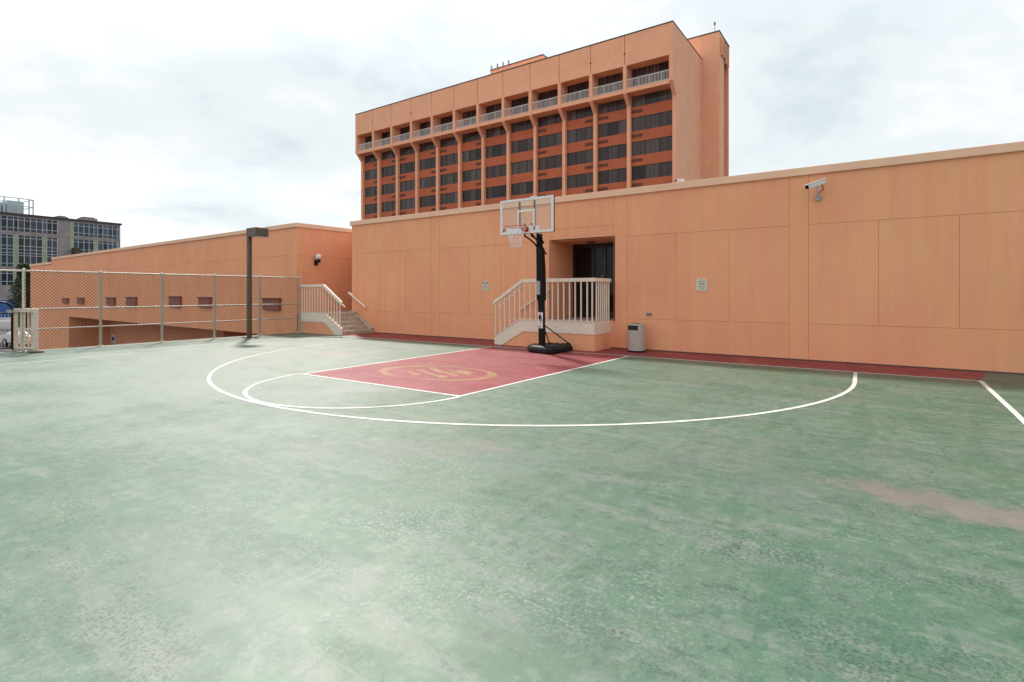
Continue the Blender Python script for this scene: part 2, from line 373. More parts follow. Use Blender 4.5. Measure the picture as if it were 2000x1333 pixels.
line([(B3R[0], B3R[1])] + arc + [(-6.16, -0.45)], 0.058, z=0.0032)
c1 = ((FTL[0] + FTR[0]) / 2 - 0.02, (FTL[1] + FTR[1]) / 2 + 0.07); r1 = 1.80
a0 = math.atan2(FTR[1] - c1[1], FTR[0] - c1[0]); a1 = math.atan2(FTL[1] - c1[1], FTL[0] - c1[0])
if a1 > 0: a1 -= 2 * math.pi
circ = [(c1[0] + r1 * math.cos(a0 + (a1 - a0) * i / 60), c1[1] + r1 * math.sin(a0 + (a1 - a0) * i / 60)) for i in range(61)]
circ[0] = FTR; circ[-1] = FTL
line(circ, 0.056, z=0.0034)
# emblem in the key: a ring, thick at its two ends, round four wavy strokes
ec = Vector((0.0, -4.14)); ea = 0.09
def el(a, b, n=72): return [(ec.x + a * math.cos(t) * math.cos(ea) - b * math.sin(t) * math.sin(ea), ec.y + a * math.cos(t) * math.sin(ea) + b * math.sin(t) * math.cos(ea)) for t in [2 * math.pi * i / n for i in range(n + 1)]]
MB().strip(el(1.17, 0.74), el(0.97, 0.68), 0.0022).build('emblem_ring', 'yellow_line', deck)
for poly in ([(470, 200), (540, 183), (600, 212), (720, 240), (640, 262), (540, 236)],
             [(610, 165), (720, 174), (800, 200), (930, 247), (1110, 268), (1100, 295), (990, 302), (965, 282), (820, 238), (740, 215)],
             [(820, 140), (930, 150), (1020, 190), (1160, 217), (1300, 254), (1190, 279), (1155, 256), (1030, 227), (910, 196)],
             [(1090, 178), (1230, 196), (1320, 184), (1420, 202), (1495, 232), (1395, 262), (1345, 236), (1220, 216)]):
    MB().sheet([gr(730 + x * .13, 700 + y * .13) for x, y in poly], 0.0022).build('emblem_stroke', 'yellow_line', deck)

# ------------------------------------------------------------------ long low building with the door
low = thing('low_building', 'long low peach stucco building with the recessed dark door behind the hoop', 'building', (0, YW, 0))
XL, XR, ZC, ZT = -9.35, 15.0, 3.835, 3.996
DL, DR, DZ0, DZ1, DY = -0.98, 0.88, 0.70, 2.81, 2.72
YB = YW + 0.009
MB().box(XL, DL - 0.03, YB, 30, GZ + 0.02, ZC).build('wall', 'stucco_groove', low)
MB().box(DR + 0.03, XR, YB, 30, GZ + 0.02, ZC).build('wall', 'stucco_groove', low)
MB().box(DL - 0.03, DR + 0.03, YB, 30, DZ1 + 0.03, ZC).build('wall', 'stucco_groove', low)
MB().box(DL - 0.03, DR + 0.03, YB, DY + 0.079, GZ + 0.02, 0.499).build('wall', 'stucco_groove', low)
MB().box(DL - 0.03, DR + 0.03, DY + 0.08, 30, GZ + 0.02, DZ1 + 0.03).build('wall', 'stucco_groove', low)
MB().box(DL - 0.03, DL, YW, DY + 0.08, DZ0 - 0.02, DZ1).build('door_reveal', 'stucco', low)
MB().box(DR, DR + 0.03, YW, DY + 0.08, DZ0 - 0.02, DZ1).build('door_reveal', 'stucco', low)
MB().box(DL - 0.03, DR + 0.03, YW, DY + 0.08, DZ1, DZ1 + 0.03).build('door_soffit', 'stucco', low)
c = MB().lathe((-0.1, 2.1, DZ1 - 0.035), [(0.11, 0.0), (0.13, 0.034)], 20).build('soffit_lamp', 'bronze', low)
G = 0.003; PXR_ = 0.80
def panel(x0, x1, z0, z1):
    MB().box(x0 + G, x1 - G, YW, YB, z0 + G, z1 - G).build('wall_panel', 'stucco', low, bevel=0.004)
def bay(xs):
    panel(xs[0], xs[-1], 2.81, ZC + 0.05); panel(xs[0], xs[-1], 0.0, 0.76)
    for a, b in zip(xs, xs[1:]): panel(a, b, 0.76, 2.81)
def pilaster(a, b): panel(a, b, 0.0, ZC + 0.05)
pilaster(XL, -9.03); bay([-9.03, -7.82, -6.60, -5.43]); pilaster(-5.43, -5.07); bay([-5.07, -3.85, -2.65, -1.42]); pilaster(-1.42, DL)
panel(DL, DR, 0.0, DZ0 - 0.005); panel(DL, DR, 3.12, ZC + 0.05); panel(DL, DR, DZ1 - G, 3.12)
pilaster(DR, 1.235); bay([1.235, 2.45, 3.641, 4.834]); pilaster(4.834, 5.193); bay([5.193, 6.382, 7.583, 8.79]); pilaster(8.79, 9.15)
bay([9.15, 10.35, 11.55, 12.75]); pilaster(12.75, 13.1)
pilaster(13.1, XR)
for a_, b_2 in ((-8.12, -2.2), (PXR_, XR)): MB().box(a_, b_2, YW - 0.0015, YW + 0.004, 0.001, 0.026).build('base_joint', 'bronze', low)
cp = MB().box(XL - 0.05, XR, YW - 0.055, YW + 0.45, ZC, ZT).build('coping', 'coping', low, bevel=0.008)
MB().box(XL - 0.05, XL + 0.4, YW + 0.452, 30, ZC, ZT).build('coping', 'coping', low)
MB().box(XL + 0.42, XR - 0.1, YW + 0.47, 29.9, ZC + 0.005, ZC + 0.04).build('roof', 'dark_roof', low)
# double door in the recess
dr = MB()
for x0, x1 in ((DL, DL + 0.10), (DL + 0.60, DL + 0.70), (-0.07, 0.07), (0.42, 0.50), (DR - 0.08, DR)):
    dr.box(x0, x1, DY, DY + 0.075, DZ0, DZ1)
for z0, z1 in ((DZ0, DZ0 + 0.16), (1.62, 1.70), (DZ1 - 0.12, DZ1)):
    for x0, x1 in ((DL + 0.10, DL + 0.60), (DL + 0.70, -0.07), (0.07, 0.42), (0.50, DR - 0.08)): dr.box(x0, x1, DY + 0.003, DY + 0.07, z0, z1)
door = dr.build('door', 'door_frame', low)
for x0, x1 in ((DL + 0.10, DL + 0.60), (DL + 0.70, -0.07), (0.07, 0.42), (0.50, DR - 0.08)):
    for z0, z1 in ((DZ0 + 0.16, 1.62), (1.70, DZ1 - 0.12)): MB().box(x0, x1, DY + 0.03, DY + 0.045, z0, z1).build('door_pane', 'door_glass', door)
MB().tube([(-0.02, DY - 0.05, 1.5), (-0.02, DY - 0.05, 1.9)], 0.014).build('door_handle', 'grey', door)

# ------------------------------------------------------------------ stairs with railings
def baluster_x(xs, y, zlo, zhi, parent, w=0.028):
    for x in xs: MB().box(x - w / 2, x + w / 2, y - w / 2, y + w / 2, zlo(x), zhi(x)).build('baluster', 'cream', parent)

# porch in front of the door: landing and steps going down to the left
PY, PXR, PXT, PXB, PZ = 0.50, 0.785, -1.33, -2.187, 0.70
porch = thing('door_porch', 'door porch with cream balusters and steps going down behind the hoop', 'porch', (-0.7, 1.0, 0))
MB().prism([(PXT + 0.1, 0.40), (PXR, 0.40), (PXR, 0.0), (-1.93, 0.0)], 'y', PY + 0.006, YW).build('plinth', 'stucco', porch)
MB().box(PXT, PXR - 0.002, PY + 0.045, YW, 0.401, PZ).build('landing', 'tile', porch)
MB().box(DL, DR, YB, DY, 0.5, PZ - 0.001).build('landing', 'tile', porch)
for i in range(4):
    x0 = PXT - 0.215 * (i + 1); z1 = PZ - 0.14 * (i + 1)
    MB().box(x0, x0 + 0.215, PY + 0.045, YW - 0.002, max(0.0, z1 - 0.14) + 0.001, z1).build('step', 'concrete', porch)
def sl(x): return PZ + (x - PXT) * (0.70 - 0.226) / (PXT - PXB)     # top of the stringer along the flight
MB().prism([(PXB, 0.02), (PXB, 0.226), (PXT - 0.03, PZ), (PXR + 0.012, PZ), (PXR + 0.012, 0.395), (PXT + 0.085, 0.395), (-1.93, 0.004), (PXB + 0.03, 0.004)], 'y', PY - 0.012, PY + 0.045).build('stringer', 'cream', porch, bevel=0.004)
MB().box(PXR - 0.045, PXR + 0.0122, PY + 0.0455, YW - 0.003, 0.394, PZ).build('fascia', 'cream', porch)
MB().prism([(PXB - 0.004, 0.221), (PXT - 0.03, PZ + 0.003), (PXR + 0.03, PZ + 0.003), (PXR + 0.03, PZ + 0.02), (PXT - 0.035, PZ + 0.02), (PXB - 0.004, 0.240)], 'y', PY - 0.03, PY + 0.055).build('stringer_cap', 'cream', porch)
RT = 1.742
MB().prism([(PXB - 0.02, 1.085), (PXB - 0.02, 1.186), (-1.275, RT + 0.02), (PXR + 0.03, RT + 0.02), (PXR + 0.03, RT - 0.07), (-1.255, RT - 0.07)], 'y', PY - 0.035, PY + 0.035).build('top_rail', 'cream', porch, bevel=0.006)
MB().box(PXR - 0.038, PXR + 0.0303, PY + 0.0355, YW - 0.002, RT - 0.07, RT + 0.02).build('top_rail', 'cream', porch, bevel=0.006)
def top_(x): return RT - 0.07 if x > -1.255 else 1.085 + (x - PXB) * (RT - 0.07 - 1.085) / (-1.255 - PXB)
def bot_(x): return PZ + 0.018 if x > PXT - 0.03 else 0.24 + (x - PXB) * (PZ - 0.22) / (PXT - PXB)
baluster_x([-2.152, -1.998, -1.845, -1.678, -1.512, -1.357, -1.196, -1.03, -0.857, -0.695, -0.533, -0.37, -0.207, -0.046, 0.119, 0.275, 0.436, 0.602, 0.735], PY, bot_, top_, porch)
for i in range(7):
    y = PY + 0.135 + 0.117 * i
    MB().box(PXR - 0.02, PXR + 0.008, y - 0.014, y + 0.014, PZ, RT - 0.07).build('baluster', 'cream', porch)
MB().prism([(-2.13, 0.96), (-2.13, 1.015), (-1.30, 1.575), (-1.30, 1.52)], 'y', PY + 0.07, PY + 0.115).build('handrail', 'cream', porch, bevel=0.006)
for x, z in ((-2.05, 1.05), (-1.40, 1.48)):
    MB().bar((x, PY + 0.07, z), (x, PY + 0.014, z + 0.02), 0.02, 0.02).build('handrail_bracket', 'cream', porch)
hr = thing('wall_handrail', 'cream sloping handrail fixed to the wall behind the porch balusters', 'handrail', (-1.3, YW, 0.7))
MB().tube([(-1.98, YW - 0.07, 0.90), (-0.98, YW - 0.07, 1.50)], 0.026, 10).build('rail', 'cream', hr, smooth=True)
for t in (0.15, 0.85):
    x, z = -1.98 + t, 0.90 + 0.6 * t; MB().tube([(x, YW - 0.07, z - 0.01), (x, YW - 0.07, z - 0.06), (x, YW - 0.001, z - 0.06)], 0.010, 6).build('bracket', 'cream', hr)

# stairs into the passage between the two buildings
LY, LX0, LXT, LXB = 0.05, -10.36, -9.0, -8.12
st = thing('passage_stairs', 'short concrete stairs with cream balusters climbing into the passage between the buildings', 'stairs', (-9.2, 0.8, 0))
MB().prism([(LX0, 0.0), (LX0, 0.40), (LXT - 0.02, 0.40), (-8.44, 0.0)], 'y', LY + 0.006, YW - 0.02).build('plinth', 'stucco', st)
MB().box(-11.29, XL - 0.001, YW + 0.0, 9.0, GZ + 0.03, PZ - 0.002).build('passage_floor', 'tile', st)
MB().box(LX0, LXT, LY + 0.045, YW, 0.401, PZ).build('landing', 'concrete', st)
MB().box(-11.27, LX0 - 0.001, 0.52, YW, GZ + 0.03, PZ - 0.003).build('landing', 'concrete', st)
for i in range(4):
    x0 = LXT + 0.20 * i; z1 = PZ - 0.14 * (i + 1)
    MB().box(x0, x0 + 0.24, LY + 0.045, YW - 0.16, max(0, z1 - 0.3) + 0.001 * (i + 1), z1).build('step', 'concrete', st, bevel=0.006)
MB().prism([(LX0, 0.395), (LX0, PZ), (LXT + 0.02, PZ), (LXB, 0.232), (LXB, 0.004), (-8.44, 0.004), (-9.02, 0.395)], 'y', LY - 0.012, LY + 0.045).build('stringer', 'cream', st, bevel=0.004)
MB().prism([(XL, PZ + 0.06), (LXT - 0.2, PZ + 0.06), (-8.14, 0.17), (-8.14, 0.003), (XL, 0.003)], 'y', YW - 0.16, YW - 0.003).build('wall_stringer', 'concrete', st, bevel=0.008)
MB().prism([(LX0 - 0.02, 1.60), (LX0 - 0.02, 1.69), (-9.05, 1.69), (LXB + 0.02, 1.107), (LXB + 0.02, 0.99), (-9.09, 1.60)], 'y', LY - 0.035, LY + 0.035).build('top_rail', 'cream', st, bevel=0.006)
def ltop(x): return 1.60 if x < -9.09 else 1.60 + (x + 9.09) * (0.99 - 1.60) / (LXB + 0.02 + 9.09)
def lbot(x): return PZ if x < LXT else PZ + (x - LXT) * (0.232 - PZ) / (LXB - LXT)
baluster_x([-10.30 + 0.149 * i for i in range(9)] + [-8.96 + 0.152 * i for i in range(6)], LY, lbot, ltop, st)
MB().tube([(-9.0, LY + 0.08, 1.53), (LXB + 0.07, LY + 0.08, 0.93)], 0.024, 8).build('handrail', 'cream', st, smooth=True)
hr2 = thing('wall_handrail', 'cream round handrail on the wall at the corner above the passage stairs', 'handrail', (-9.0, YW, 0.6))
MB().tube([(-9.44, YW - 0.07, 1.41), (-8.51, YW - 0.07, 0.895)], 0.036, 12).build('rail', 'cream', hr2, smooth=True)
for x, z in ((-9.25, 1.30), (-8.68, 0.99)): MB().tube([(x, YW - 0.07, z), (x, YW - 0.07, z - 0.06), (x, YW - 0.001, z - 0.06)], 0.012, 6).build('bracket', 'cream', hr2)

# ------------------------------------------------------------------ left building: overhanging upper wall, recessed lower wall
A2, B2 = Vector((-11.3, 0.5)), Vector((-44.0, 1.68)); U2 = (B2 - A2).normalized(); N2 = Vector((-U2.y, U2.x))
if N2.y > 0: N2 = -N2                                            # N2 points to the viewer's side
LLEN = 38.9
lb = thing('wing_building', 'peach stucco building with a row of maroon scuppers behind the chain link fence', 'building', (-30, 6, GZ))
def lq(s, d, z): p = A2 + U2 * s - N2 * d; return (p.x, p.y, z)   # s along the wall, d into the building
def lbox(s0, s1, d0, d1, z0, z1):
    m = MB(); return m.add([lq(s0, d0, z0), lq(s1, d0, z0), lq(s1, d1, z0), lq(s0, d1, z0), lq(s0, d0, z1), lq(s1, d0, z1), lq(s1, d1, z1), lq(s0, d1, z1)],
                           [(0, 3, 2, 1), (4, 5, 6, 7), (0, 1, 5, 4), (1, 2, 6, 5), (2, 3, 7, 6), (3, 0, 4, 7)])
SOF = -0.25
lbox(0.03, 32.5, 0.03, 22, SOF, ZC).build('upper_wall', 'stucco_groove', lb)
lbox(32.5, LLEN, 0.03, 22, SOF, ZC - 0.3).build('upper_wall', 'stucco_groove', lb)
lbox(28.4, LLEN, 0.001, 22, GZ + 0.01, SOF - 0.001).build('end_pier', 'stucco', lb)
lbox(0.0, 1.6, 0.001, 22, GZ + 0.01, SOF - 0.001).build('end_pier', 'stucco', lb)
lbox(1.6, 11.0, 3.6, 22, GZ + 0.01, SOF - 0.001).build('lower_wall', 'stucco', lb)
lbox(11.0, 28.4, 2.4, 22, GZ + 0.01, SOF - 0.001).build('lower_wall', 'stucco', lb)
edges = [0.0, 0.42] + [0.42 + 3.6 + 3.98 * k + d for k in range(7) for d in (0.0, 0.38)] + [32.5]
edges = [e for e in edges if e <= 32.5]
for i, (a, b) in enumerate(zip(edges, edges[1:])):
    if b - a < 0.6: lbox(a + G, b - G, 0, 0.03, SOF, ZC).build('wall_panel', 'stucco', lb); continue
    lbox(a + G, b - G, 0, 0.03, 2.81 + G, ZC).build('wall_panel', 'stucco', lb)
    n = max(1, round((b - a) / 1.2))
    for k in range(n): lbox(a + (b - a) * k / n + G, a + (b - a) * (k + 1) / n - G, 0, 0.03, SOF, 2.81 - G).build('wall_panel', 'stucco', lb)
lbox(32.5 + G, LLEN, 0, 0.03, SOF, ZC - 0.3).build('wall_panel', 'stucco', lb)
# wall of the passage side
xs_ = -11.3
lbox(0.001, 0.03, 0.031, 12, 2.79, ZC).build('wall_panel', 'stucco', lb)
lbox(0.001, 0.03, 0.031, 12, GZ + 0.02, 2.782).build('wall_panel', 'stucco', lb)
lbox(-0.05, 32.55, -0.055, 0.4, ZC, ZT).build('coping', 'coping', lb, bevel=0.008)
lbox(32.56, LLEN + 0.05, -0.055, 0.4, ZC - 0.3, ZT - 0.3).build('coping', 'coping', lb)
lbox(-0.05, 0.4, 0.4005, 12, ZC, ZT).build('coping', 'coping', lb, bevel=0.008)
MB().box(-11.0, XL - 0.004, 2.98, 9.3, 3.0, ZC - 0.01).build('unseen_sun_block', 'stucco', lb)  # unseen slab added over the passage to keep sun bounce off its wall
MB().box(-11.27, XL - 0.002, 9.0, 9.3, GZ + 0.02, ZC).build('passage_end_wall', 'stucco', lb)
def ls(px):                                                       # distance along the wall seen at photo column px
    d = ray(px, CY); t = ((A2 - CAM.xy).dot(N2)) / (d.xy.dot(N2)); return ((CAM + d * t).xy - A2).dot(U2)
for x0, x1, z0, z1 in ((125, 135, .67, 1.0), (154, 165, .67, 1.05), (211, 226, .67, 1.1), (250, 268, .68, 1.14), (334, 355, .70, 1.20), (392, 414, .73, 1.18), (517, 549, .73, 1.17)):
    s1, s0 = ls(x0), ls(x1)
    v = lbox(s0, s1, -0.10, 0.02, z0, z1)
    v = v.build('scupper_box', 'vent_box', lb)
    lbox(s0 - 0.04, s1 + 0.04, -0.16, -0.001, z1 + 0.001, z1 + 0.035).build('scupper_hood', 'vent_box', lb)
s_ = ls(222); sg = thing('wall_notice', 'small white notice with blue symbol on the shaded lower wall behind the fence', 'sign', lq(s_ * 1.0 + 1, 2.39, -1.6))
p = at(222, 662, y=0); 
def lplane(px, py, d):                                            # point of the plane d metres behind the left wall
    dd = ray(px, py); q = A2 - N2 * d; t = ((q - CAM.xy).dot(N2)) / (dd.xy.dot(N2)); P = CAM + dd * t; return (P.xy - A2).dot(U2), P.z
sa, za = lplane(217, 669, 2.4); sb, zb = lplane(227, 654, 2.4)
lbox(sb, sa, 2.37, 2.398, za, zb).build('plate', 'white', sg)
lbox(sb + 0.25, sa - 0.25, 2.362, 2.369, za + 0.16, zb - 0.2).build('print', 'blue', sg)
# globe lamp on the passage wall
gl = thing('globe_wall_lamp', 'white globe lamp on a black wall bracket in the passage', 'wall lamp', (xs_, 1.25, 2.6))
bm_ = MB(); gc = Vector((xs_ + 0.21, 1.27, 2.77)); n = 14
prof = [(0.112 * math.sin(math.pi * i / n) + 0.0006, -0.112 * math.cos(math.pi * i / n)) for i in range(n + 1)]
bm_.lathe(gc, prof, 24).build('globe', 'globe', gl, smooth=True)
MB().lathe(gc + Vector((0, 0, -0.22)), [(0.035, 0), (0.07, 0.01), (0.075, 0.10), (0.06, 0.125)], 16).build('fitter', 'black', gl, smooth=True)
MB().tube([gc + Vector((0, 0, -0.2)), gc + Vector((0, 0, -0.27)), gc + Vector((-0.08, 0, -0.29)), gc + Vector((-0.189, 0, -0.25))], 0.016, 8).build('arm', 'black', gl)
MB().box(xs_ + 0.02, xs_ + 0.05, 1.21, 1.33, 2.45, 2.64).build('back_plate', 'black', gl)

# ------------------------------------------------------------------ chain link fence on the deck's edge
FX = -10.42
PYS = [0.02, -1.43, -2.88, -4.33, -5.78, -7.30]
fence = thing('chain_link_fence', 'beige chain link fence along the open edge of the court', 'fence', (FX, -3.6, 0))
for y in PYS:
    pst = MB().tube([(FX, y, 0.0), (FX, y, 1.95)], 0.034, 12).build('post', 'galv', fence, smooth=True)
    MB().lathe((FX, y, 1.95), [(0.037, 0), (0.03, 0.03), (0.008, 0.045)], 12).build('post_cap', 'galv', pst)
    MB().box(FX - 0.07, FX + 0.07, y - 0.07, y + 0.07, 0.0005, 0.012).build('base_plate', 'galv', pst)
for z, r, m_ in ((1.93, 0.021, 'top_rail'), (1.01, 0.021, 'middle_rail'), (0.52, 0.017, 'lower_rail')):
    for a, b in zip(PYS, PYS[1:]):
        MB().tube([(FX + 0.002, a - 0.03, z), (FX + 0.002, b + 0.03, z)], r, 8).build(m_, 'galv', fence, smooth=True)
MB().tube([(FX, -7.33, 1.93), (FX, -10.4, 1.93)], 0.021, 8).build('top_rail', 'galv', fence, smooth=True)
MB().tube([(FX, -10.4, 0), (FX, -10.4, 1.96)], 0.034, 12).build('post', 'galv', fence, smooth=True)
WX = FX + 0.045; pitch = 0.080; rw = 0.0036
for a, b in zip(PYS, PYS[1:]):
    y0, y1 = b, a; z0, z1 = 0.04, 1.94; m = MB()
    for sgn in (1, -1):
        k = -60
        while k < 90:
            # wires at 45 degrees, clipped to the bay; a slight sag keeps them from being ruler straight
            c0 = k * pitch
            pts = []
            lo = max(z0, z0 + (c0 if sgn > 0 else 0) * 0)
            ya = y0 + c0
            t0 = max(0, (y0 - ya)) if sgn > 0 else max(0, ya - y1)
            t1 = min(z1 - z0, (y1 - ya)) if sgn > 0 else min(z1 - z0, ya - y0)
            k += 1
            if t1 - t0 < 0.02: continue
            P = lambda t: (WX + sgn * 0.003 + 0.012 * math.sin(3.1 * (ya + sgn * t)) * math.sin(2.3 * t), ya + sgn * t, z0 + t)
            m.tube([P(t0), P((t0 + t1) / 2), P(t1)], rw, 3, False)
    w = m.build('mesh_panel', 'mesh_wire', fence); tag(w, kind='stuff')
# torn selvedge wire along the top
# beige picket return and black gate at the fence's end
rp = thing('picket_rail', 'short beige picket railing with a square end post beside the black gate', 'railing', (-10.2, -7.3, 0))
e0, e1 = Vector((-9.90, -7.20, 0)), Vector((-10.62, -7.44, 0)); ed = (e1 - e0)
zq = Vector((0, 0, 1))
MB().bar(e0 + zq * 0.001, e0 + zq * 1.02, 0.085, 0.085).build('post', 'galv', rp, bevel=0.006)
MB().bar(e1 + zq * 0.001, e1 + zq * 1.02, 0.085, 0.085).build('post', 'galv', rp, bevel=0.006)
MB().bar(e0 + zq * 0.985, e1 + zq * 0.985, 0.07, 0.085).build('top_rail', 'galv', rp)
MB().bar(e0 + zq * 0.09, e1 + zq * 0.09, 0.05, 0.05).build('bottom_rail', 'galv', rp)
for i in range(1, 6): q = e0 + ed * (i / 6.0); MB().bar(q + zq * 0.1, q + zq * 0.95, 0.03, 0.03).build('picket', 'galv', rp)
MB().box(-10.06, -9.72, -7.32, -7.10, 0.0006, 0.035).build('foot_plate', 'bronze', rp)
gt = thing('black_gate', 'black tubular gate with rounded top corner and thin wire infill', 'gate', (-10.45, -8.0, 0))
gy0, gy1, gx = -7.50, -8.9, -10.45
cor = [(gx, gy0 - 0.18 + 0.18 * math.sin(t), 1.0 + 0.2 * math.cos(t) - 0.02) for t in [math.pi / 2 * (1 - i / 6) for i in range(7)]]
cor2 = [(gx, gy1 + 0.18 - 0.18 * math.sin(t), 1.0 + 0.2 * math.cos(t) - 0.02) for t in [math.pi / 2 * i / 6 for i in range(7)]]
MB().tube([(gx, gy0, 0.06)] + cor + cor2 + [(gx, gy1, 0.06)], 0.024, 8).build('gate_frame', 'black', gt, smooth=True)
for z in (0.10, 0.93): MB().tube([(gx, gy0, z), (gx, gy1, z)], 0.016, 8).build('cross_bar', 'black', gt)
for i in range(1, 22): y = gy0 + (gy1 - gy0) * i / 22; MB().tube([(gx, y, 0.10), (gx, y, 0.93)], 0.004, 5).build('wire', 'galv', gt)
MB().box(gx - 0.03, gx + 0.05, gy0 - 0.10, gy0 + 0.0, 0.93, 1.0).build('latch', 'grey', gt)

# ------------------------------------------------------------------ court lamp post
lp = thing('court_lamp_post', 'brown square court lamp post with a shoebox head by the fence', 'lamp post', (-9.79, -2.13, 0))
MB().box(-9.79 - 0.058, -9.79 + 0.058, -2.13 - 0.058, -2.13 + 0.058, 0.02, 3.18).build('pole', 'bronze', lp, bevel=0.008)
MB().box(-9.79 - 0.17, -9.79 + 0.17, -2.13 - 0.17, -2.13 + 0.17, 0.0006, 0.022).build('base_plate', 'bronze', lp)
for dx in (-.12, .12):
    for dy in (-.12, .12): MB().tube([(-9.79 + dx, -2.13 + dy, 0.02), (-9.79 + dx, -2.13 + dy, 0.05)], 0.014, 6).build('anchor_bolt', 'grey', lp)
hd = MB().box(-9.85, -9.27, -2.20, -1.80, 3.15, 3.42).build('lamp_head', 'bronze', lp, bevel=0.012)
MB().box(-9.66, -9.31, -2.15, -1.85, 3.135, 3.152).build('lens', 'globe', hd)

# ------------------------------------------------------------------ basketball hoop
hp = thing('basketball_hoop', 'portable basketball hoop with clear board on a black padded pole', 'basketball hoop', (-0.2, -0.35, 0))
BX, BYY = -0.265, -0.87                                           # board centre
base = MB()
ol = [(-0.58, -0.34), (-0.36, -0.57), (0.15, -0.66), (0.26, -0.56), (0.36, 0.22), (0.27, 0.33), (-0.32, 0.33), (-0.46, 0.20)]
def scl(p, k, c=(-0.08, -0.12)): return (c[0] + (p[0] - c[0]) * k, c[1] + (p[1] - c[1]) * k)
nb = len(ol); vsb = []
for k, z in ((0.97, 0.009), (1.0, 0.03), (1.0, 0.10), (0.94, 0.145), (0.80, 0.17), (0.45, 0.175)):
    for q in ol: x, y = scl(q, k); vsb.append((x, y, z))
fb = [tuple(range(nb))[::-1], tuple(range(5 * nb, 6 * nb))]
for L in range(5):
    for i in range(nb): fb.append((L * nb + i, L * nb + (i + 1) % nb, (L + 1) * nb + (i + 1) % nb, (L + 1) * nb + i))
b_ = base.add(vsb, fb).build('base', 'black_plastic', hp, bevel=0.015)
for x, y in ((-0.38, -0.30), (0.14, -0.45)):                     # moulded ribs and wheel housings on the base
    MB().lathe((x, y, 0.10), [(0.10, 0), (0.10, 0.055), (0.07, 0.085)], 16).build('wheel_housing', 'black_plastic', b_, smooth=True)
for i in range(3): MB().box(-0.25 + 0.17 * i, -0.16 + 0.17 * i, -0.16, 0.18, 0.165, 0.19).build('base_rib', 'black_plastic', b_, bevel=0.01)
MB().lathe((0.22, 0.2, 0.15), [(0.04, 0), (0.04, 0.045)], 12).build('filler_cap', 'black_plastic', b_)
PXc = -0.165
def sq(cx, cy, w, d): return [(cx - w, cy - d), (cx + w, cy - d), (cx + w, cy + d), (cx - w, cy + d)]
def loft(rings):
    m = MB(); n = len(rings[0][0]); v = [(x, y, z) for pts, z in rings for x, y in pts]
    f = [tuple(range(n))[::-1], tuple(range((len(rings) - 1) * n, len(rings) * n))]
    for L in range(len(rings) - 1):
        for i in range(n): f.append((L * n + i, L * n + (i + 1) % n, (L + 1) * n + (i + 1) % n, (L + 1) * n + i))
    return m.add(v, f)
loft([(sq(PXc + .022, -.37, .062, .062), 0.15), (sq(PXc + .020, -.37, .066, .062), 0.55), (sq(PXc + .016, -.37, .062, .060), 0.75), (sq(PXc, -.37, .062, .062), 1.26)]).build('lower_pole', 'black', hp, bevel=0.012)
loft([(sq(PXc + .0, -.36, .080, .085), 1.22), (sq(PXc - .002, -.36, .086, .092), 1.34), (sq(PXc - .012, -.362, .080, .088), 2.0), (sq(PXc - .03, -.366, .074, .075), 2.45), (sq(PXc - .045, -.37, .060, .055), 2.50), (sq(PXc - .052, -.37, .058, .052), 2.80)]).build('pole_pad', 'black', hp, bevel=0.014)
# label on the pad and the sticker with a white on black player silhouette
MB().box(PXc - 0.078, PXc + 0.02, -0.4585, -0.452, 1.36, 1.68).build('pad_label', 'grey', hp)
stk = MB().box(PXc - 0.044, PXc + 0.080, -0.4365, -0.432, 0.57, 0.945).build('sticker', 'white', hp)
def spx(x, y): return (PXc - 0.044 + 0.124 * x, 0.945 - 0.375 * y)
for poly in ([(.42, .02), (.55, .02), (.58, .08), (.50, .13), (.40, .11), (.38, .06)],
             [(.30, .14), (.55, .15), (.70, .26), (.78, .42), (.95, .50), (.93, .56), (.72, .52), (.62, .40), (.50, .44), (.52, .58), (.62, .74), (.60, .80), (.50, .72), (.36, .60), (.20, .44), (.10, .30), (.14, .20)]):
    MB().prism([spx(*q) for q in poly][::-1], 'y', -0.4385, -0.4366).build('player_mark', 'black', stk)
def letter(strokes, x0, w, y0, h, yf):
    for a, b in strokes:
        A_ = (x0 + w * a[0], yf, y0 + h * a[1]); B_ = (x0 + w * b[0], yf, y0 + h * b[1])
        MB().bar(A_, B_, 0.0015, 0.006, (0, 0, 1)).build('letter_stroke', 'black', stk)
for ch, xo in (('N', 0.0), ('B', 1.0), ('A', 2.0)):
    S = {'N': [((0, 0), (0, 1)), ((0, 1), (1, 0)), ((1, 0), (1, 1))], 'B': [((0, 0), (0, 1)), ((0, 1), (.9, .8)), ((.9, .8), (0, .52)), ((0, .52), (1, .26)), ((1, .26), (0, 0))],
         'A': [((0, 0), (.5, 1)), ((.5, 1), (1, 0)), ((.2, .4), (.8, .4))]}[ch]
    letter(S, PXc - 0.039 + xo * 0.026, 0.018, 0.585, 0.05, -0.4375)
# struts from pole to the back of the base
for x1 in (0.30, -0.30):
    MB().tube([(PXc + 0.02, -0.33, 0.66), (x1, 0.24, 0.15)], 0.014, 8).build('brace', 'black', hp, smooth=True)
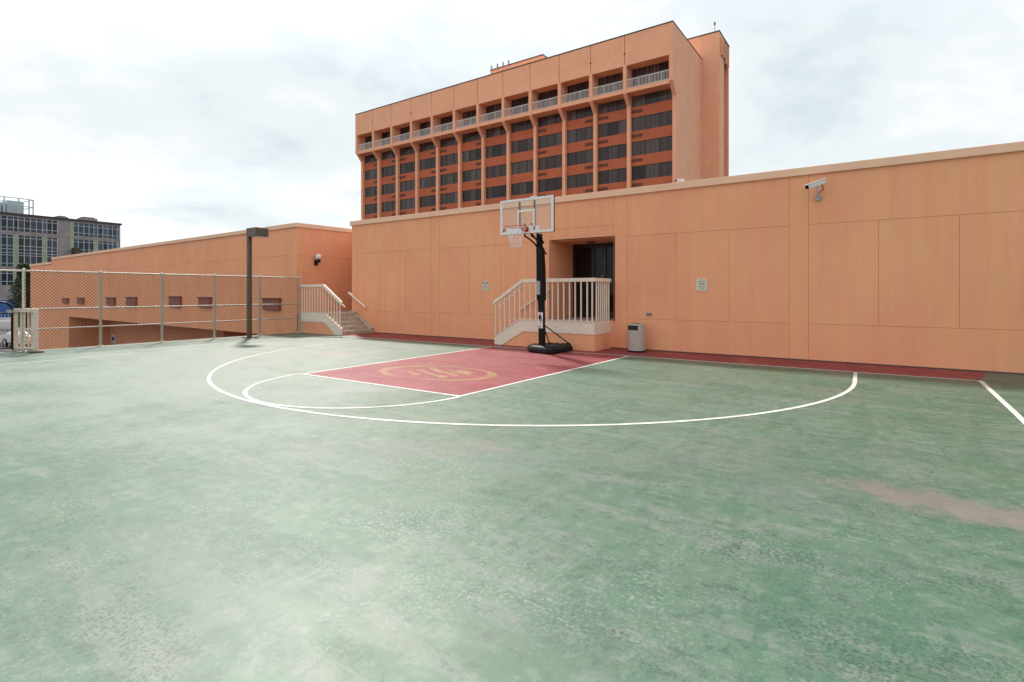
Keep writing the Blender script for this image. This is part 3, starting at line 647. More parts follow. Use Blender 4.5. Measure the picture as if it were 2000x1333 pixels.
# backboard
bw, bh0, bh1 = 0.725, 2.765, 3.575
bd = MB().box(BX - bw + 0.05, BX + bw - 0.05, BYY - 0.004, BYY + 0.008, bh0 + 0.05, bh1 - 0.05).build('backboard', 'acrylic', hp)
fr = MB()
fr.box(BX - bw, BX + bw, BYY - 0.012, BYY + 0.018, bh1 - 0.052, bh1); fr.box(BX - bw, BX + bw, BYY - 0.012, BYY + 0.018, bh0, bh0 + 0.052)
fr.box(BX - bw, BX - bw + 0.052, BYY - 0.0121, BYY + 0.0181, bh0 + 0.052, bh1 - 0.052); fr.box(BX + bw - 0.052, BX + bw, BYY - 0.0121, BYY + 0.0181, bh0 + 0.052, bh1 - 0.052)
fr.build('board_frame', 'white', bd, bevel=0.003)
eg = MB().box(BX - bw - 0.004, BX + bw + 0.006, BYY + 0.019, BYY + 0.045, bh0 - 0.004, bh0 + 0.02).box(BX + bw - 0.02, BX + bw + 0.006, BYY + 0.0191, BYY + 0.045, bh0 + 0.02, bh1 + 0.002).box(BX - bw - 0.004, BX - bw + 0.02, BYY + 0.0191, BYY + 0.045, bh0 + 0.02, bh1 + 0.002)
eg.build('rear_frame', 'black', bd)
tq = MB(); tx, tz0, tz1 = 0.235, 2.93, 3.315
tq.box(BX - tx, BX + tx, BYY - 0.0075, BYY - 0.0045, tz1 - 0.045, tz1); tq.box(BX - tx, BX - tx + 0.045, BYY - 0.0076, BYY - 0.0045, tz0, tz1 - 0.045); tq.box(BX + tx - 0.045, BX + tx, BYY - 0.0076, BYY - 0.0045, tz0, tz1 - 0.045)
tq.build('target_square', 'white', bd)
MB().box(BX - 0.55, BX + 0.36, BYY - 0.0074, BYY - 0.0045, bh0 + 0.0525, bh0 + 0.16).build('board_banner', 'white', bd)
def bmark(x0, x1, z0, z1, m_='blue'): MB().box(x0, x1, BYY - 0.0095, BYY - 0.0076, z0, z1).build('banner_print', m_, bd)
bmark(BX - 0.645, BX - 0.612, bh0 + 0.075, bh0 + 0.15); bmark(BX - 0.605, BX - 0.58, bh0 + 0.075, bh0 + 0.15, 'rim')
MB().prism([(BX + .20, bh0 + .075), (BX + .255, bh0 + .075), (BX + .235, bh0 + .11), (BX + .25, bh0 + .15), (BX + .215, bh0 + .155), (BX + .21, bh0 + .12)], 'y', BYY - 0.0096, BYY - 0.0076).build('banner_print', 'black', bd)
for x in (BX - 0.205, BX + 0.205):
    MB().box(x - 0.018, x + 0.018, BYY + 0.022, BYY + 0.055, bh0 + 0.03, bh1 - 0.06).build('board_strut', 'black', bd)
MB().box(BX + 0.12, BX + 0.26, BYY - 0.01, BYY + 0.05, bh1 + 0.001, bh1 + 0.03).build('top_clip', 'camera_white', bd, bevel=0.006)
# lift arms between pole and board
for dx in (-0.09, 0.09):
    MB().tube([(BX + dx, BYY + 0.055, 3.02), (BX + dx + 0.02, BYY + 0.16, 2.90), (PXc - 0.045 + dx * 0.75, -0.40, 2.66), (PXc - 0.045 + dx * 0.75, -0.30, 2.58)], 0.020, 8).build('lift_arm', 'black', hp, smooth=True)
    MB().tube([(BX + dx, BYY + 0.055, 2.80), (BX + dx, BYY + 0.10, 2.71), (BX + dx + 0.02, -0.62, 2.665), (PXc - 0.035 + dx * 0.75, -0.46, 2.54), (PXc - 0.03 + dx * 0.75, -0.30, 2.40)], 0.020, 8).build('lift_arm', 'black', hp, smooth=True)
MB().tube([(PXc - 0.04, -0.33, 2.50), (PXc + 0.0, -0.14, 2.33)], 0.021, 8).build('lift_handle', 'black', hp, smooth=True)
MB().box(PXc + 0.03, PXc + 0.055, -0.31, -0.27, 2.38, 2.43).build('lift_pin', 'grey', hp)
# rim and net
RC = Vector((BX - 0.01, BYY - 0.415, 2.882)); rr = 0.24
ringp = [RC + Vector((rr * math.cos(2 * math.pi * i / 40), rr * math.sin(2 * math.pi * i / 40), 0)) for i in range(41)]
rm = MB().tube(ringp, 0.010, 8, False).build('rim', 'rim', hp, smooth=True)
MB().box(BX - 0.075, BX + 0.075, BYY - 0.03, BYY - 0.011, 2.80, 2.92).box(BX - 0.06, BX + 0.06, BYY - 0.17, BYY - 0.03, 2.86, 2.885).build('rim_mount', 'rim', rm, bevel=0.004)
MB().prism([(BYY - 0.03, 2.80), (BYY - 0.03, 2.862), (BYY - 0.165, 2.862)], 'x', BX - 0.05, BX - 0.044).prism([(BYY - 0.03, 2.80), (BYY - 0.03, 2.862), (BYY - 0.165, 2.862)], 'x', BX + 0.044, BX + 0.05).build('rim_gusset', 'rim', rm)
nt = MB(); K = 12; lev = [(0.0, rr - 0.004), (0.09, 0.205), (0.17, 0.165), (0.25, 0.135), (0.33, 0.122), (0.41, 0.128), (0.45, 0.11)]
def npnt(l, k): 
    z, r = lev[l]; t = 2 * math.pi * (k + 0.5 * (l % 2)) / K
    jit = 0.012 * math.sin(k * 2.3 + l * 1.7)
    return RC + Vector(((r + jit) * math.cos(t), (r + jit) * math.sin(t), -z - 0.006 + 0.012 * math.sin(k * 1.9 + l)))
for l in range(len(lev) - 1):
    for k in range(K):
        nt.tube([npnt(l, k), npnt(l + 1, k)], 0.0036, 4, False); nt.tube([npnt(l, k), npnt(l + 1, k + (-1 if l % 2 == 0 else 1))], 0.0036, 4, False)
nto = nt.build('net', 'net', hp); tag(nto, kind='stuff')

# ------------------------------------------------------------------ small things along the wall
bn = thing('litter_bin', 'round taupe litter bin with a dark slot standing against the wall', 'bin', (1.64, 1.03, 0))
bc = Vector((1.64, 1.03, 0))
MB().lathe(bc, [(0.20, 0.006), (0.206, 0.035)], 36).build('foot', 'black', bn, smooth=True)
slot_a0, slot_a1, sz0, sz1, br = R(-146), R(-62), 0.520, 0.630, 0.203
def rr_(z): return br - 0.004 + 0.006 * math.sin(math.pi * z / 0.7)
zz = [0.036, 0.10, 0.30, 0.48, sz0, (sz0 + sz1) / 2, sz1, 0.66, 0.672]; NA = 60
vb, fbn = [], []
for z in zz:
    for k in range(NA):
        a = 2 * math.pi * k / NA; r_ = rr_(z) - (0.012 if z > 0.67 else 0)
        vb.append(bc + Vector((r_ * math.cos(a), r_ * math.sin(a), z)))
def inslot(k, L):
    a = (2 * math.pi * (k + 0.5) / NA + math.pi) % (2 * math.pi) - math.pi
    return slot_a0 < a < slot_a1 and L in (4, 5)
for L in range(len(zz) - 1):
    for k in range(NA):
        if not inslot(k, L): fbn.append((L * NA + k, L * NA + (k + 1) % NA, (L + 1) * NA + (k + 1) % NA, (L + 1) * NA + k))
fbn.append(tuple(range(len(vb) - NA, len(vb))))
MB().add(vb, fbn).build('body', 'bin', bn, smooth=True)
MB().lathe(bc, [(0.185, 0.05), (0.185, 0.665)], 32).build('liner', 'dark_hole', bn, smooth=True)
MB().lathe(bc + Vector((0, 0, 0.673)), [(0.10, 0.0), (0.10, 0.008), (0.085, 0.009)], 24).build('top_ashtray', 'bronze', bn)

def notice(name, label, x0, x1, z0, z1, rows, logo):
    t = thing(name, label, 'sign', ((x0 + x1) / 2, YW, z0))
    MB().box(x0, x1, YW - 0.012, YW - 0.001, z0, z1).build('plate', 'sign', t, bevel=0.003)
    w = x1 - x0; h = z1 - z0
    for zf, a, b, th in rows: MB().box(x0 + w * a, x0 + w * b, YW - 0.0142, YW - 0.0122, z0 + h * (zf - th), z0 + h * zf).build('text_line', 'sign_ink', t)
    if logo: MB().prism([(x0 + w * .42, z0 + h * .86), (x0 + w * .58, z0 + h * .86), (x0 + w * .5, z0 + h * .97)], 'y', YW - 0.0142, YW - 0.0122).build('symbol', 'louvre', t)
    for fx in (.06, .94):
        for fz in (.05, .95): MB().tube([(x0 + w * fx, YW - 0.016, z0 + h * fz), (x0 + w * fx, YW - 0.011, z0 + h * fz)], 0.006, 6).build('screw', 'grey', t)
rows1 = [(.80, .16, .34, .04), (.80, .38, .62, .04), (.80, .66, .84, .04), (.66, .24, .48, .075), (.66, .53, .78, .075), (.52, .27, .50, .06), (.52, .55, .72, .06), (.37, .08, .30, .035), (.37, .34, .60, .035), (.37, .64, .92, .035), (.26, .22, .45, .035), (.26, .50, .80, .035), (.15, .30, .70, .03)]
notice('wall_notice', 'cream notice board with brown symbol on the wall between the bin and the security camera', 2.924, 3.164, 1.448, 1.726, rows1, True)
rows0 = [(.90, .08, .40, .16), (.90, .58, .92, .16), (.60, .20, .75, .07), (.44, .15, .50, .05), (.44, .55, .85, .05), (.32, .10, .45, .05), (.32, .52, .88, .05), (.16, .30, .70, .04)]
notice('wall_notice', 'small pale notice on the wall beside the porch steps', -3.319, -3.10, 1.466, 1.744, rows0, False)
vt = thing('outlet_box', 'small grey outlet box on the wall above the bin', 'outlet', (1.80, YW, 0.85))
MB().box(1.737, 1.865, YW - 0.03, YW - 0.001, 0.849, 0.921).build('cover', 'grey', vt, bevel=0.005)
for x in (1.765, 1.82): MB().box(x, x + 0.028, YW - 0.033, YW - 0.0302, 0.868, 0.902).build('socket', 'black', vt)
# security camera on its arm
sc_ = thing('security_camera', 'white box security camera on a grey bracket high on the wall', 'security camera', (5.36, YW, 3.3))
ca, cb = Vector((5.20, YW - 0.45, 3.505)), Vector((5.48, YW - 0.19, 3.635))
def at_cam(t): return ca + (cb - ca) * t
MB().bar(at_cam(0.04), at_cam(1), 0.095, 0.085).build('housing', 'camera_white', sc_, bevel=0.008)
MB().bar(at_cam(-0.10) + Vector((0, 0, .047)), at_cam(1.03) + Vector((0, 0, .051)), 0.12, 0.014).build('sun_shield', 'camera_white', sc_, bevel=0.003)
MB().bar(at_cam(0.022), at_cam(0.05), 0.085, 0.075).build('lens_window', 'black', sc_)
MB().tube([at_cam(0.62) - Vector((0, 0, .04)), at_cam(0.62) - Vector((0, 0, .13)), Vector((5.36, YW - 0.07, 3.42)), Vector((5.36, YW - 0.01, 3.36))], 0.022, 8).build('arm', 'camera_white', sc_, smooth=True)
MB().tube([Vector((5.365, YW - 0.001, 3.335)), Vector((5.365, YW - 0.05, 3.335))], 0.055, 16).build('junction_box', 'grey', sc_)
MB().tube([Vector((5.37, YW - 0.045, 3.38)), Vector((5.385, YW - 0.05, 3.44)), Vector((5.47, YW - 0.07, 3.50)), Vector((5.45, YW - 0.14, 3.56)), at_cam(0.92) - Vector((0, 0, .04))], 0.010, 8).build('cable', 'louvre', sc_, smooth=True)
rc_ = thing('roof_camera', 'small white camera perched on the coping of the low building', 'security camera', (2.52, YW + 0.1, ZT))
MB().bar((2.45, YW + 0.02, ZT + 0.055), (2.58, YW + 0.16, ZT + 0.075), 0.075, 0.07).build('housing', 'camera_white', rc_, bevel=0.012)
MB().bar((2.443, YW + 0.013, ZT + 0.054), (2.449, YW + 0.019, ZT + 0.055), 0.06, 0.055).build('lens_window', 'black', rc_)
MB().tube([(2.52, YW + 0.1, ZT + 0.0005), (2.52, YW + 0.1, ZT + 0.05)], 0.02, 8).build('stand', 'grey', rc_)

# ------------------------------------------------------------------ hotel tower
TX0, TX1, TY = -62.3, -11.36, 44.0
tw = thing('hotel_tower', 'tall peach hotel tower with dark window bands and top floor balconies', 'building', (-36, 50, GZ))
CX = [TX0] + [-16.72 - 4.145 * k for k in range(10, -1, -1)] + [TX1]
ZS, ZSL, ZO, ZP = 23.38, 23.86, 26.42, 29.78                    # soffit, slab top, opening top, parapet top
TYC, TYG = 45.1, 45.5                                            # column face, glass plane of the lower floors
MB().box(TX0 + 0.4, TX1 - 0.4, TYG + 0.25, 55.0, GZ + 0.02, ZP - 0.6).build('core', 'dark_roof', tw)
MB().box(TX0 + 0.02, TX1 - 0.02, TY + 0.4, 54.9, ZP - 0.6, ZP - 0.02).build('roof_slab', 'tower', tw)
for x0, x1 in ((TX0, TX0 + 0.42), (TX1 - 0.42, TX1)):
    MB().prism([(TY, ZS + 0.35), (TY, ZP), (54.95, ZP), (54.95, GZ + 0.02), (TYC, GZ + 0.02), (TYC, ZS - 0.95)], 'x', x0, x1).build('end_wall', 'tower', tw)
MB().box(TX0 - 0.04, TX1 + 0.04, TY - 0.05, TY + 0.4, ZP + 0.001, ZP + 0.10).build('roof_trim', 'dark_roof', tw)
MB().box(TX1 - 0.40, TX1 + 0.04, TY + 0.401, 55.0, ZP + 0.001, ZP + 0.10).build('roof_trim', 'dark_roof', tw)
inner = [(CX[0] + 0.42, CX[1] - 0.2)] + [(CX[i] + 0.2, CX[i + 1] - 0.2) for i in range(1, 11)] + [(CX[11] + 0.2, CX[12] - 0.42)]
for i in range(1, 12):
    MB().box(CX[i] - 0.2, CX[i] + 0.2, TY + 0.001, TY + 1.75, ZS + 0.05, ZO + 0.1).build('balcony_divider', 'tower', tw)
    MB().box(CX[i] - 0.205, CX[i] + 0.205, TYC, TYG + 0.3, GZ + 0.02, ZS + 0.04).build('column', 'tower', tw)
    MB().prism([(TY + 0.05, ZS + 0.05), (TY + 0.05, ZS - 0.06), (TYC + 0.002, ZS - 1.15), (TYC + 0.002, ZS + 0.05)], 'x', CX[i] - 0.19, CX[i] + 0.19).build('bracket', 'tower', tw)
MB().box(TX0 + 0.42, TX1 - 0.42, TY + 0.04, TYG + 0.24, ZS + 0.052, ZSL).build('balcony_slab', 'tower', tw)
MB().box(TX0 + 0.42, TX1 - 0.42, TY + 0.3, TYG + 0.3, ZO + 0.101, ZO + 0.3).build('balcony_ceiling', 'tower', tw)
VENT = {1: 'R', 2: 'R', 3: 'L', 4: 'R', 5: 'L', 6: 'R', 9: 'L', 10: 'R', 11: 'L', 12: 'L'}
ROWS = [(22.22, 23.60)] + [(19.50 - 2.735 * k, 21.0 - 2.735 * k) for k in range(6)]
for b in range(12):
    x0, x1 = inner[b]
    pa, pb = (CX[b] + (0.0 if b else 0.0)), CX[b + 1]
    MB().box(pa + 0.03, pb - 0.03, TY + 0.002, TY + 0.30, ZO, ZP - 0.001).build('parapet_panel', 'tower', tw, bevel=0.02)
    if b in (0, 2, 9, 10):
        MB().tube([(pb - 0.02, TY - 0.03, ZO + 1.35), (pb - 0.02, TY + 0.12, ZO + 1.35)], 0.10, 8).build('scupper', 'dark_roof', tw)
    # sliding doors at the back of the balcony
    gb = TY + 1.62; n = 3; step = (x1 - x0) / n
    for k in range(n): MB().box(x0 + step * k + 0.03, x0 + step * (k + 1) - 0.03, gb + 0.04, gb + 0.06, ZSL, ZO + 0.1).build('balcony_pane', 'balcony_glass', tw)
    m = MB()
    for k in range(1, n): m.box(x0 + step * k - 0.03, x0 + step * k + 0.03, gb, gb + 0.08, ZSL, ZO + 0.1)
    m.build('balcony_door_frame', 'door_frame', tw)
    # railing
    m = MB(); ry = TY + 0.16
    m.box(x0, x1, ry - 0.03, ry + 0.03, ZSL + 1.0, ZSL + 1.06); m.box(x0, x1, ry - 0.02, ry + 0.02, ZSL + 0.08, ZSL + 0.12)
    npk = int((x1 - x0) / 0.16)
    for k in range(npk + 1):
        x = x0 + (x1 - x0) * k / npk; wpk = 0.03 if k % 8 else 0.06
        m.box(x - wpk / 2, x + wpk / 2, ry - 0.012, ry + 0.012, ZSL + 0.12, ZSL + 1.0)
    m.build('balcony_railing', 'white', tw)
    # window rows and spandrels
    zprev = None
    for r_, (z0, z1) in enumerate(ROWS):
        for k in range(3):
            a = x0 + (x1 - x0) * k / 3; e = x0 + (x1 - x0) * (k + 1) / 3
            if r_ < 5: MB().box(a + 0.035, e - 0.035, TYG + 0.07, TYG + 0.09, z0, z1).build('window_pane', 'tower_glass', tw)
        if r_ < 5:
            m = MB()
            for k in range(1, 3): a = x0 + (x1 - x0) * k / 3; m.box(a - 0.035, a + 0.035, TYG + 0.03, TYG + 0.10, z0, z1)
            m.box(x0, x1, TYG + 0.031, TYG + 0.099, z1, z1 + 0.05)
            m.build('window_frame', 'door_frame', tw)
        ztop = z0 - 0.001; zbot = ROWS[r_ + 1][1] + 0.051 if r_ + 1 < len(ROWS) else GZ + 0.03
        MB().box(x0 - 0.01, x1 + 0.01, TYG, TYG + 0.2, zbot, ztop).build('spandrel', 'spandrel', tw)
        v = VENT.get(b + 1)
        if v and r_ < 5:
            vw = 1.25; vx = x0 + 0.03 if v == 'L' else x1 - vw - 0.03; zc = (zbot + ztop) / 2 + 0.05
            m = MB().box(vx, vx + vw, TYG - 0.012, TYG - 0.001, zc - 0.18, zc + 0.18)
            for q in range(5): m.box(vx + 0.02, vx + vw - 0.02, TYG - 0.035, TYG - 0.0125, zc - 0.16 + 0.07 * q, zc - 0.125 + 0.07 * q)
            m.build('air_vent', 'louvre', tw)
# service core behind the tower's right end, with slots high on its side
WY = 54.97
wx0, wx1 = at(1340, 300, y=WY).x, at(1405, 300, y=WY).x
wz = at(1400, 63, y=WY).z
wy1 = at(1424, 300, x=wx1).y; wym = at(1414, 300, x=wx1).y
MB().box(wx0, wx1, WY, wym, GZ + 0.02, wz).build('service_core', 'tower', tw)
MB().box(wx0, wx1 - 0.6, wym + 0.001, wy1 - 0.5, GZ + 0.02, wz).build('service_core', 'spandrel', tw)
MB().box(wx0, wx1 - 0.02, wy1 - 0.499, wy1, GZ + 0.02, wz - 0.001).build('service_core', 'tower', tw)
MB().box(wx0 - 0.05, wx1 + 0.05, WY - 0.05, wy1 + 0.05, wz + 0.001, wz + 0.14).build('roof_trim', 'dark_roof', tw)
zl0 = at(1415, 125, x=wx1).z
for k in range(4):
    y0 = WY + 0.6 + (wy1 - WY - 0.9) * k / 4; 
    MB().box(wx1 + 0.001, wx1 + 0.25, y0, y0 + 0.28, zl0 + (0.0 if k > 1 else 0.4), wz - 0.5).build('slot_fin', 'tower', tw)
    MB().box(wx1 + 0.0005, wx1 + 0.03, y0 + 0.281, y0 + 0.75, zl0 + 0.3, wz - 0.6).build('slot', 'louvre', tw)
mst = thing('lightning_rod', 'thin rod with a small red lamp on the tower roof', 'rod', (at(1396, 70, y=57).x, 57, wz + 0.14))
mp_ = at(1396, 70, y=57)
MB().tube([(mp_.x, 57, wz - 0.1 + 0.25), (mp_.x, 57, at(1396, 46, y=57).z)], 0.035, 6).build('rod', 'gb_frame', mst)
MB().lathe((mp_.x, 57, at(1396, 50, y=57).z), [(0.06, 0), (0.11, 0.1), (0.11, 0.35), (0.04, 0.45)], 10).build('lamp', 'vent_box', mst)
# lift housing on the roof
pY = 50.0; px0, px1 = at(958, 135, y=pY).x, at(1060, 107, y=pY).x; pz = at(1060, 108, y=pY).z
ph = MB().box(px0, px1, pY, pY + 5, ZP - 0.05, pz).build('lift_housing', 'tower', tw)
MB().box(px0 - 0.06, px1 + 0.06, pY - 0.06, pY + 5.06, pz + 0.001, pz + 0.12).build('housing_trim', 'dark_roof', ph)
for i, x in enumerate((px0 + 0.2, px0 + 1.25, px0 + 2.25, px0 + 3.2)):
    an = thing('roof_antenna', 'slim panel antenna clamped to the lift housing on the tower roof', 'antenna', (x, pY - 0.12, pz - 0.9), 'antennas on the lift housing')
    MB().tube([(x, pY - 0.14, pz - 1.1), (x, pY - 0.14, pz + 0.75)], 0.03, 6).build('mast', 'gb_frame', an)
    MB().box(x + 0.06, x + 0.26, pY - 0.26, pY - 0.16, pz - 0.05 + 0.1 * (i % 2), pz + 0.55).build('panel', 'grey', an)
    MB().box(x + 0.04, x + 0.3, pY - 0.2, pY - 0.003, pz - 0.95, pz - 0.7).build('clamp', 'vent_box', an)

# ------------------------------------------------------------------ grey office block under construction, far left
P1 = at(235, 437, x=-136); d0 = ray(0, 414); P0 = CAM + d0 * ((P1.z - CAM.z) / d0.z)
GU = (P0 - P1).xy.normalized(); GN = Vector((-GU.y, GU.x))
if GN.x < 0: GN = -GN
ob = thing('office_block', 'unfinished grey office block with dark glazing and green sheathing strips', 'building', (P1.x, P1.y, GZ))
def gs(px): d = ray(px, CY); t = ((P1.xy - CAM.xy).dot(GN)) / (d.xy.dot(GN)); return ((CAM + d * t).xy - P1.xy).dot(GU)
def gz(px, py): d = ray(px, py); t = ((P1.xy - CAM.xy).dot(GN)) / (d.xy.dot(GN)); return (CAM + d * t).z
def gbox(s0, s1, d0_, d1_, z0, z1, m=None):
    m = m or MB(); P = lambda s, d, z: (*(P1.xy + GU * s - GN * d), z)
    return m.add([P(s0, d0_, z0), P(s1, d0_, z0), P(s1, d1_, z0), P(s0, d1_, z0), P(s0, d0_, z1), P(s1, d0_, z1), P(s1, d1_, z1), P(s0, d1_, z1)],
                 [(0, 3, 2, 1), (4, 5, 6, 7), (0, 1, 5, 4), (1, 2, 6, 5), (2, 3, 7, 6), (3, 0, 4, 7)])
GL = gs(-90); zr = P1.z
gbox(0, GL, 0, 26, GZ + 0.02, zr - 0.4).build('wall', 'gb_wall', ob)
gbox(-0.25, GL, -0.25, 26, zr - 0.399, zr).build('cornice', 'dark_roof', ob)
Z8 = lambda x, y: (x * .13507, 380 + y * .135)
def zrow(y0, y1, x=12): px, py0 = Z8(x, y0); _, py1 = Z8(x, y1); return gz(px, py1), gz(px, py0)
rA, rB, rC = zrow(310, 515), zrow(575, 1040), zrow(1105, 1310)
rD = (rC[0] - (rA[1] - rC[1]) * 0.33 - 0.5, rC[0] - 1.0)
colsL = [-160, -75, 12, 100, 195, 260, 350, 437, 525, 612, 675, 752, 828]; colsR = [1058, 1130, 1210, 1285, 1355, 1412, 1485, 1555, 1625, 1690, 1720]
SS = lambda x: gs(x * .13507)
def glaze(cols, z0, z1, trans, skip=()):
    fm = MB()
    for i, (a, b) in enumerate(zip(cols, cols[1:])):
        if i in skip: continue
        s1, s0 = SS(a), SS(b)
        gbox(s0 + 0.06, s1 - 0.06, -0.02, 0.05, z0, z1).build('window_pane', 'gb_glass', ob)
        gbox(s0 - 0.06, s0 + 0.06, -0.10, 0.06, z0, z1, fm); gbox(s1 - 0.06, s1 + 0.06, -0.11, 0.06, z0, z1, fm)
        for t in trans: zz_ = z0 + (z1 - z0) * t; gbox(s0 + 0.08, s1 - 0.08, -0.09, 0.06, zz_ - 0.05, zz_ + 0.05, fm)
    fm.build('window_frame', 'gb_frame', ob)
glaze(colsL, *rA, (0.23, 0.80)); glaze(colsR, *rA, (0.22, 0.76))
TB = (0.10, 0.36, 0.44, 0.55, 0.66, 0.92)
glaze(colsL, *rB, TB, (4, 9)); glaze(colsR, *rB, TB, (4, 9))
glaze(colsL, *rC, (0.25, 0.82), (4, 9)); 
for a, b in ((195, 260), (612, 675), (1355, 1412), (1690, 1722)):
    for z0, z1 in (rB, (rC[0] - 1.0, rC[1])): gbox(SS(b) + 0.1, SS(a) - 0.1, -0.06, 0.05, z0, z1).build('sheathing_strip', 'gb_green', ob)
gbox(SS(1055), SS(1012), -0.06, 0.05, rB[0] + 4, rA[1]).build('sheathing_strip', 'gb_green', ob)
for z in (rA[0] - 0.35, rB[0] - 0.35): gbox(0.02, GL, -0.05, -0.001, z - 0.18, z + 0.1).build('floor_band', 'gb_wall', ob)
# roof plant with its guard frame
rp_ = thing('roof_plant', 'grey cooling plant inside a tubular frame on the office block roof', 'cooling plant', (*(P1.xy + GU * (gs(30))), zr))
for a, b, h, dd in ((160, 400, 2.7, 2.0), (-40, 80, 2.2, 2.4), (105, 155, 2.2, 2.6)): gbox(SS(b), SS(a), dd, dd + 4, zr + 0.002, zr + h).build('cooling_unit', 'gb_frame', rp_)
m = MB()
for x in (90, 300, 450, 510, -80): s = SS(x); gbox(s - 0.09, s + 0.09, 1.0, 1.18, zr + 0.001, zr + 3.2, m); gbox(s - 0.09, s + 0.09, 7.0, 7.18, zr + 0.001, zr + 3.2, m)
for h in (1.6, 3.1): gbox(SS(510), SS(-80), 1.02, 1.16, zr + h, zr + h + 0.14, m); gbox(SS(510), SS(-80), 7.02, 7.16, zr + h, zr + h + 0.14, m); gbox(SS(510) - 0.06, SS(510) + 0.06, 1.18, 7.0, zr + h + 0.001, zr + h + 0.13, m)
m.build('guard_frame', 'gb_frame', rp_)
for a, b in ((895, 1050), (1245, 1475)):
    u = thing('roof_unit', ('lower of two dark roof units behind the office block cornice, nearest the cooling plant' if a < 1000 else 'taller dark roof unit behind the office block cornice, over the green strip end'), 'roof unit', (*(P1.xy + GU * SS(a) - GN * 3), zr), 'low units on the office roof')
    gbox(SS(b), SS(a), 2.2, 4.4, zr + 0.002, zr + (0.55 if a < 1000 else 0.8)).build('casing', 'gb_wall', u)
    gbox(SS(b) + 0.4, SS(a) - 0.4, 2.5, 4.1, zr + (0.551 if a < 1000 else 0.801), zr + (0.7 if a < 1000 else 1.0)).build('fan_cowl', 'dark_roof', u)
dk = gbox(SS(1115), SS(1030), -1.6, -0.05, gz(140, 500), gz(140, 485)).build('site_hoist', 'dark_roof'); tag(dk, 'dark site hoist cage hanging on the office block wall', 'hoist')
# blue hoarding at its foot
hb = thing('site_hoarding', 'blue hoarding at the foot of the grey office block', 'hoarding', (-98, 5, GZ))
q0, q1 = at(-60, 600, x=-98), at(56, 600, x=-92)
for i in range(12):
    a = q0.lerp(q1, i / 12); b = q0.lerp(q1, (i + 1) / 12 - 0.004)
    MB().add([(a.x, a.y, GZ), (b.x, b.y, GZ), (b.x, b.y, 0.35), (a.x, a.y, 0.35), (a.x - .1, a.y, GZ), (b.x - .1, b.y, GZ), (b.x - .1, b.y, 0.35), (a.x - .1, a.y, 0.35)],
             [(0, 1, 2, 3), (7, 6, 5, 4), (0, 4, 5, 1), (1, 5, 6, 2), (2, 6, 7, 3), (3, 7, 4, 0)]).build('hoarding_board', 'hoarding', hb)

# ------------------------------------------------------------------ tree beside the far end of the left building
def tree(loc, h, rx, label):
    t = thing('evergreen_tree', label, 'tree', loc); x, y, z = loc
    MB().tube([(x, y, z), (x + .1, y, z + h * .45), (x + .05, y + .1, z + h * .8)], [0.22, 0.15, 0.05], 8).build('trunk', 'bark', t)
    m = MB(); rnd = random.Random(3)
    for _ in range(5200):
        u = rnd.random(); zz_ = z + h * (0.18 + 0.82 * u); R_ = rx * (0.35 + 1.25 * math.sqrt(max(0, u * (1 - u) * 1.7)) * (0.75 + 0.25 * math.sin(9 * u + 3)))
        a = rnd.random() * 6.283; q = R_ * math.sqrt(rnd.random()) * (0.8 + 0.3 * math.sin(3 * a + 5 * u))
        c_ = Vector((x + q * math.cos(a), y + q * math.sin(a), zz_)); e = Vector((rnd.gauss(0, 1), rnd.gauss(0, 1), rnd.gauss(0, 1))).normalized(); f_ = e.orthogonal().normalized(); s = rnd.uniform(.06, .15)
        m.add([c_ - e * s, c_ + f_ * s * .5, c_ + e * s, c_ - f_ * s * .5], [(0, 1, 2, 3)])
    m.build('crown', 'leaf', t)
tp = at(47, 600, x=-60)
tree((tp.x, tp.y, GZ), 7.2, 1.05, 'dark narrow evergreen at the far end of the fence wall')

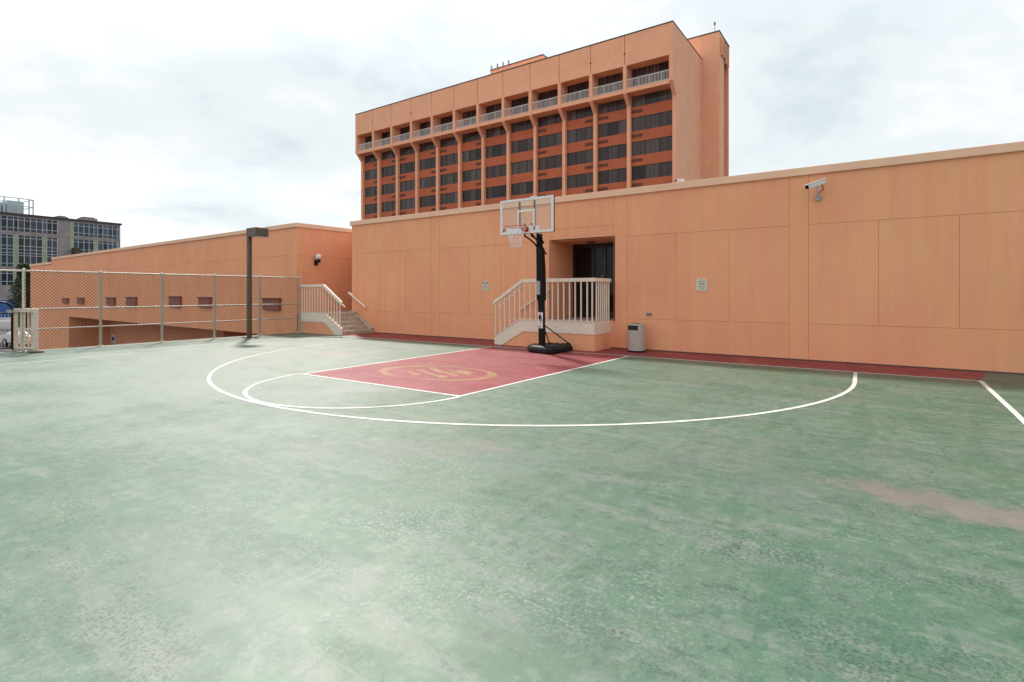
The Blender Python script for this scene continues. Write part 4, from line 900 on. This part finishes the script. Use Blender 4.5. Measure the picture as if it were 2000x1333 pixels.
# ------------------------------------------------------------------ parked cars on the lower street
def car_paint(name, c):
    m, nd, lk, b = mat(name); b.inputs['Base Color'].default_value = (*c, 1); b.inputs['Roughness'].default_value = 0.25; b.inputs['Coat Weight'].default_value = 0.6
    return m
M['car_white'] = car_paint('car_white', (0.72, 0.72, 0.71)); M['car_silver'] = car_paint('car_silver', (0.36, 0.37, 0.39)); M['car_dark'] = car_paint('car_dark', (0.04, 0.045, 0.055))
def car(loc, ang, m_, label):
    t = thing('parked_car', label, 'car', loc, 'cars parked on the lower street'); 
    prof = [(-2.2, .35), (-2.25, .75), (-2.1, .95), (-1.3, 1.02), (-0.6, 1.45), (0.9, 1.47), (1.75, 1.02), (2.15, .92), (2.22, .5), (2.1, .30)]
    ca_, sa_ = math.cos(ang), math.sin(ang)
    def T(x, y, z): return (loc[0] + x * ca_ - y * sa_, loc[1] + x * sa_ + y * ca_, loc[2] + z)
    n = len(prof); v = []
    for y, k in ((-0.86, 0), (-0.66, 1), (0.66, 1), (0.86, 0)):
        for x, z in prof:
            zz_ = z if (k or z < 1.1) else 1.04; v.append(T(x, y, zz_ if k or z < 1.1 else 1.03))
    f_ = [tuple(range(n))[::-1], tuple(range(3 * n, 4 * n))]
    for L in range(3):
        for i in range(n): f_.append((L * n + i, L * n + (i + 1) % n, (L + 1) * n + (i + 1) % n, (L + 1) * n + i))
    MB().add(v, f_).build('body', m_, t, bevel=0.04)
    for y in (-0.775, 0.775):
        s = 1 if y > 0 else -1
        MB().add([T(-1.05, s * .80, 1.09), T(-.5, s * .70, 1.38), T(.85, s * .70, 1.40), T(1.4, s * .80, 1.09), T(-1.05, s * .74, 1.09), T(-.5, s * .64, 1.38), T(.85, s * .64, 1.40), T(1.4, s * .74, 1.09)],
                 [(0, 1, 2, 3), (4, 5, 6, 7), (0, 1, 5, 4), (1, 2, 6, 5), (2, 3, 7, 6), (3, 0, 4, 7)]).build('side_window', 'car_glass', t)
    for x0, z0, x1, z1 in ((-1.28, 1.05, -0.66, 1.43), (1.68, 1.08, 0.98, 1.46)):
        e = -0.02 if x0 < 0 else 0.02
        MB().add([T(x0 + e, -.6, z0), T(x1 + e, -.56, z1), T(x1 + e, .56, z1), T(x0 + e, .6, z0), T(x0, -.6, z0 - .02), T(x1, -.56, z1 - .02), T(x1, .56, z1 - .02), T(x0, .6, z0 - .02)],
                 [(0, 1, 2, 3), (4, 5, 6, 7), (0, 1, 5, 4), (1, 2, 6, 5), (2, 3, 7, 6), (3, 0, 4, 7)]).build('windscreen', 'car_glass', t)
    for x in (-1.38, 1.38):
        for s in (-1, 1):
            w = MB().tube([T(x, s * .70, .33), T(x, s * .90, .33)], 0.33, 20).build('wheel', 'tyre', t)
            MB().tube([T(x, s * .901, .33), T(x, s * .915, .33)], 0.20, 16).build('rim', 'grey', w)
    for s in (-.6, .6): MB().add([T(-2.27, s - .2, .70), T(-2.27, s + .2, .70), T(-2.22, s + .2, .86), T(-2.22, s - .2, .86)], [(0, 1, 2, 3)]).build('headlight', 'globe', t)
c0 = at(52, 676, z=GZ); car((c0.x, c0.y, GZ), 0.2, 'car_white', 'white car parked below the deck nearest the picket railing')
c0 = at(48, 634, z=GZ); car((c0.x, c0.y, GZ), 0.5, 'car_silver', 'silver car parked beyond the white one on the lower street')
c0 = at(6, 645, z=GZ); car((c0.x, c0.y, GZ), 1.4, 'car_white', 'white car parked on the lower street seen through the black gate')
c0 = at(12, 612, z=GZ); car((c0.x, c0.y, GZ), 1.2, 'car_dark', 'dark car parked in front of the blue hoarding')
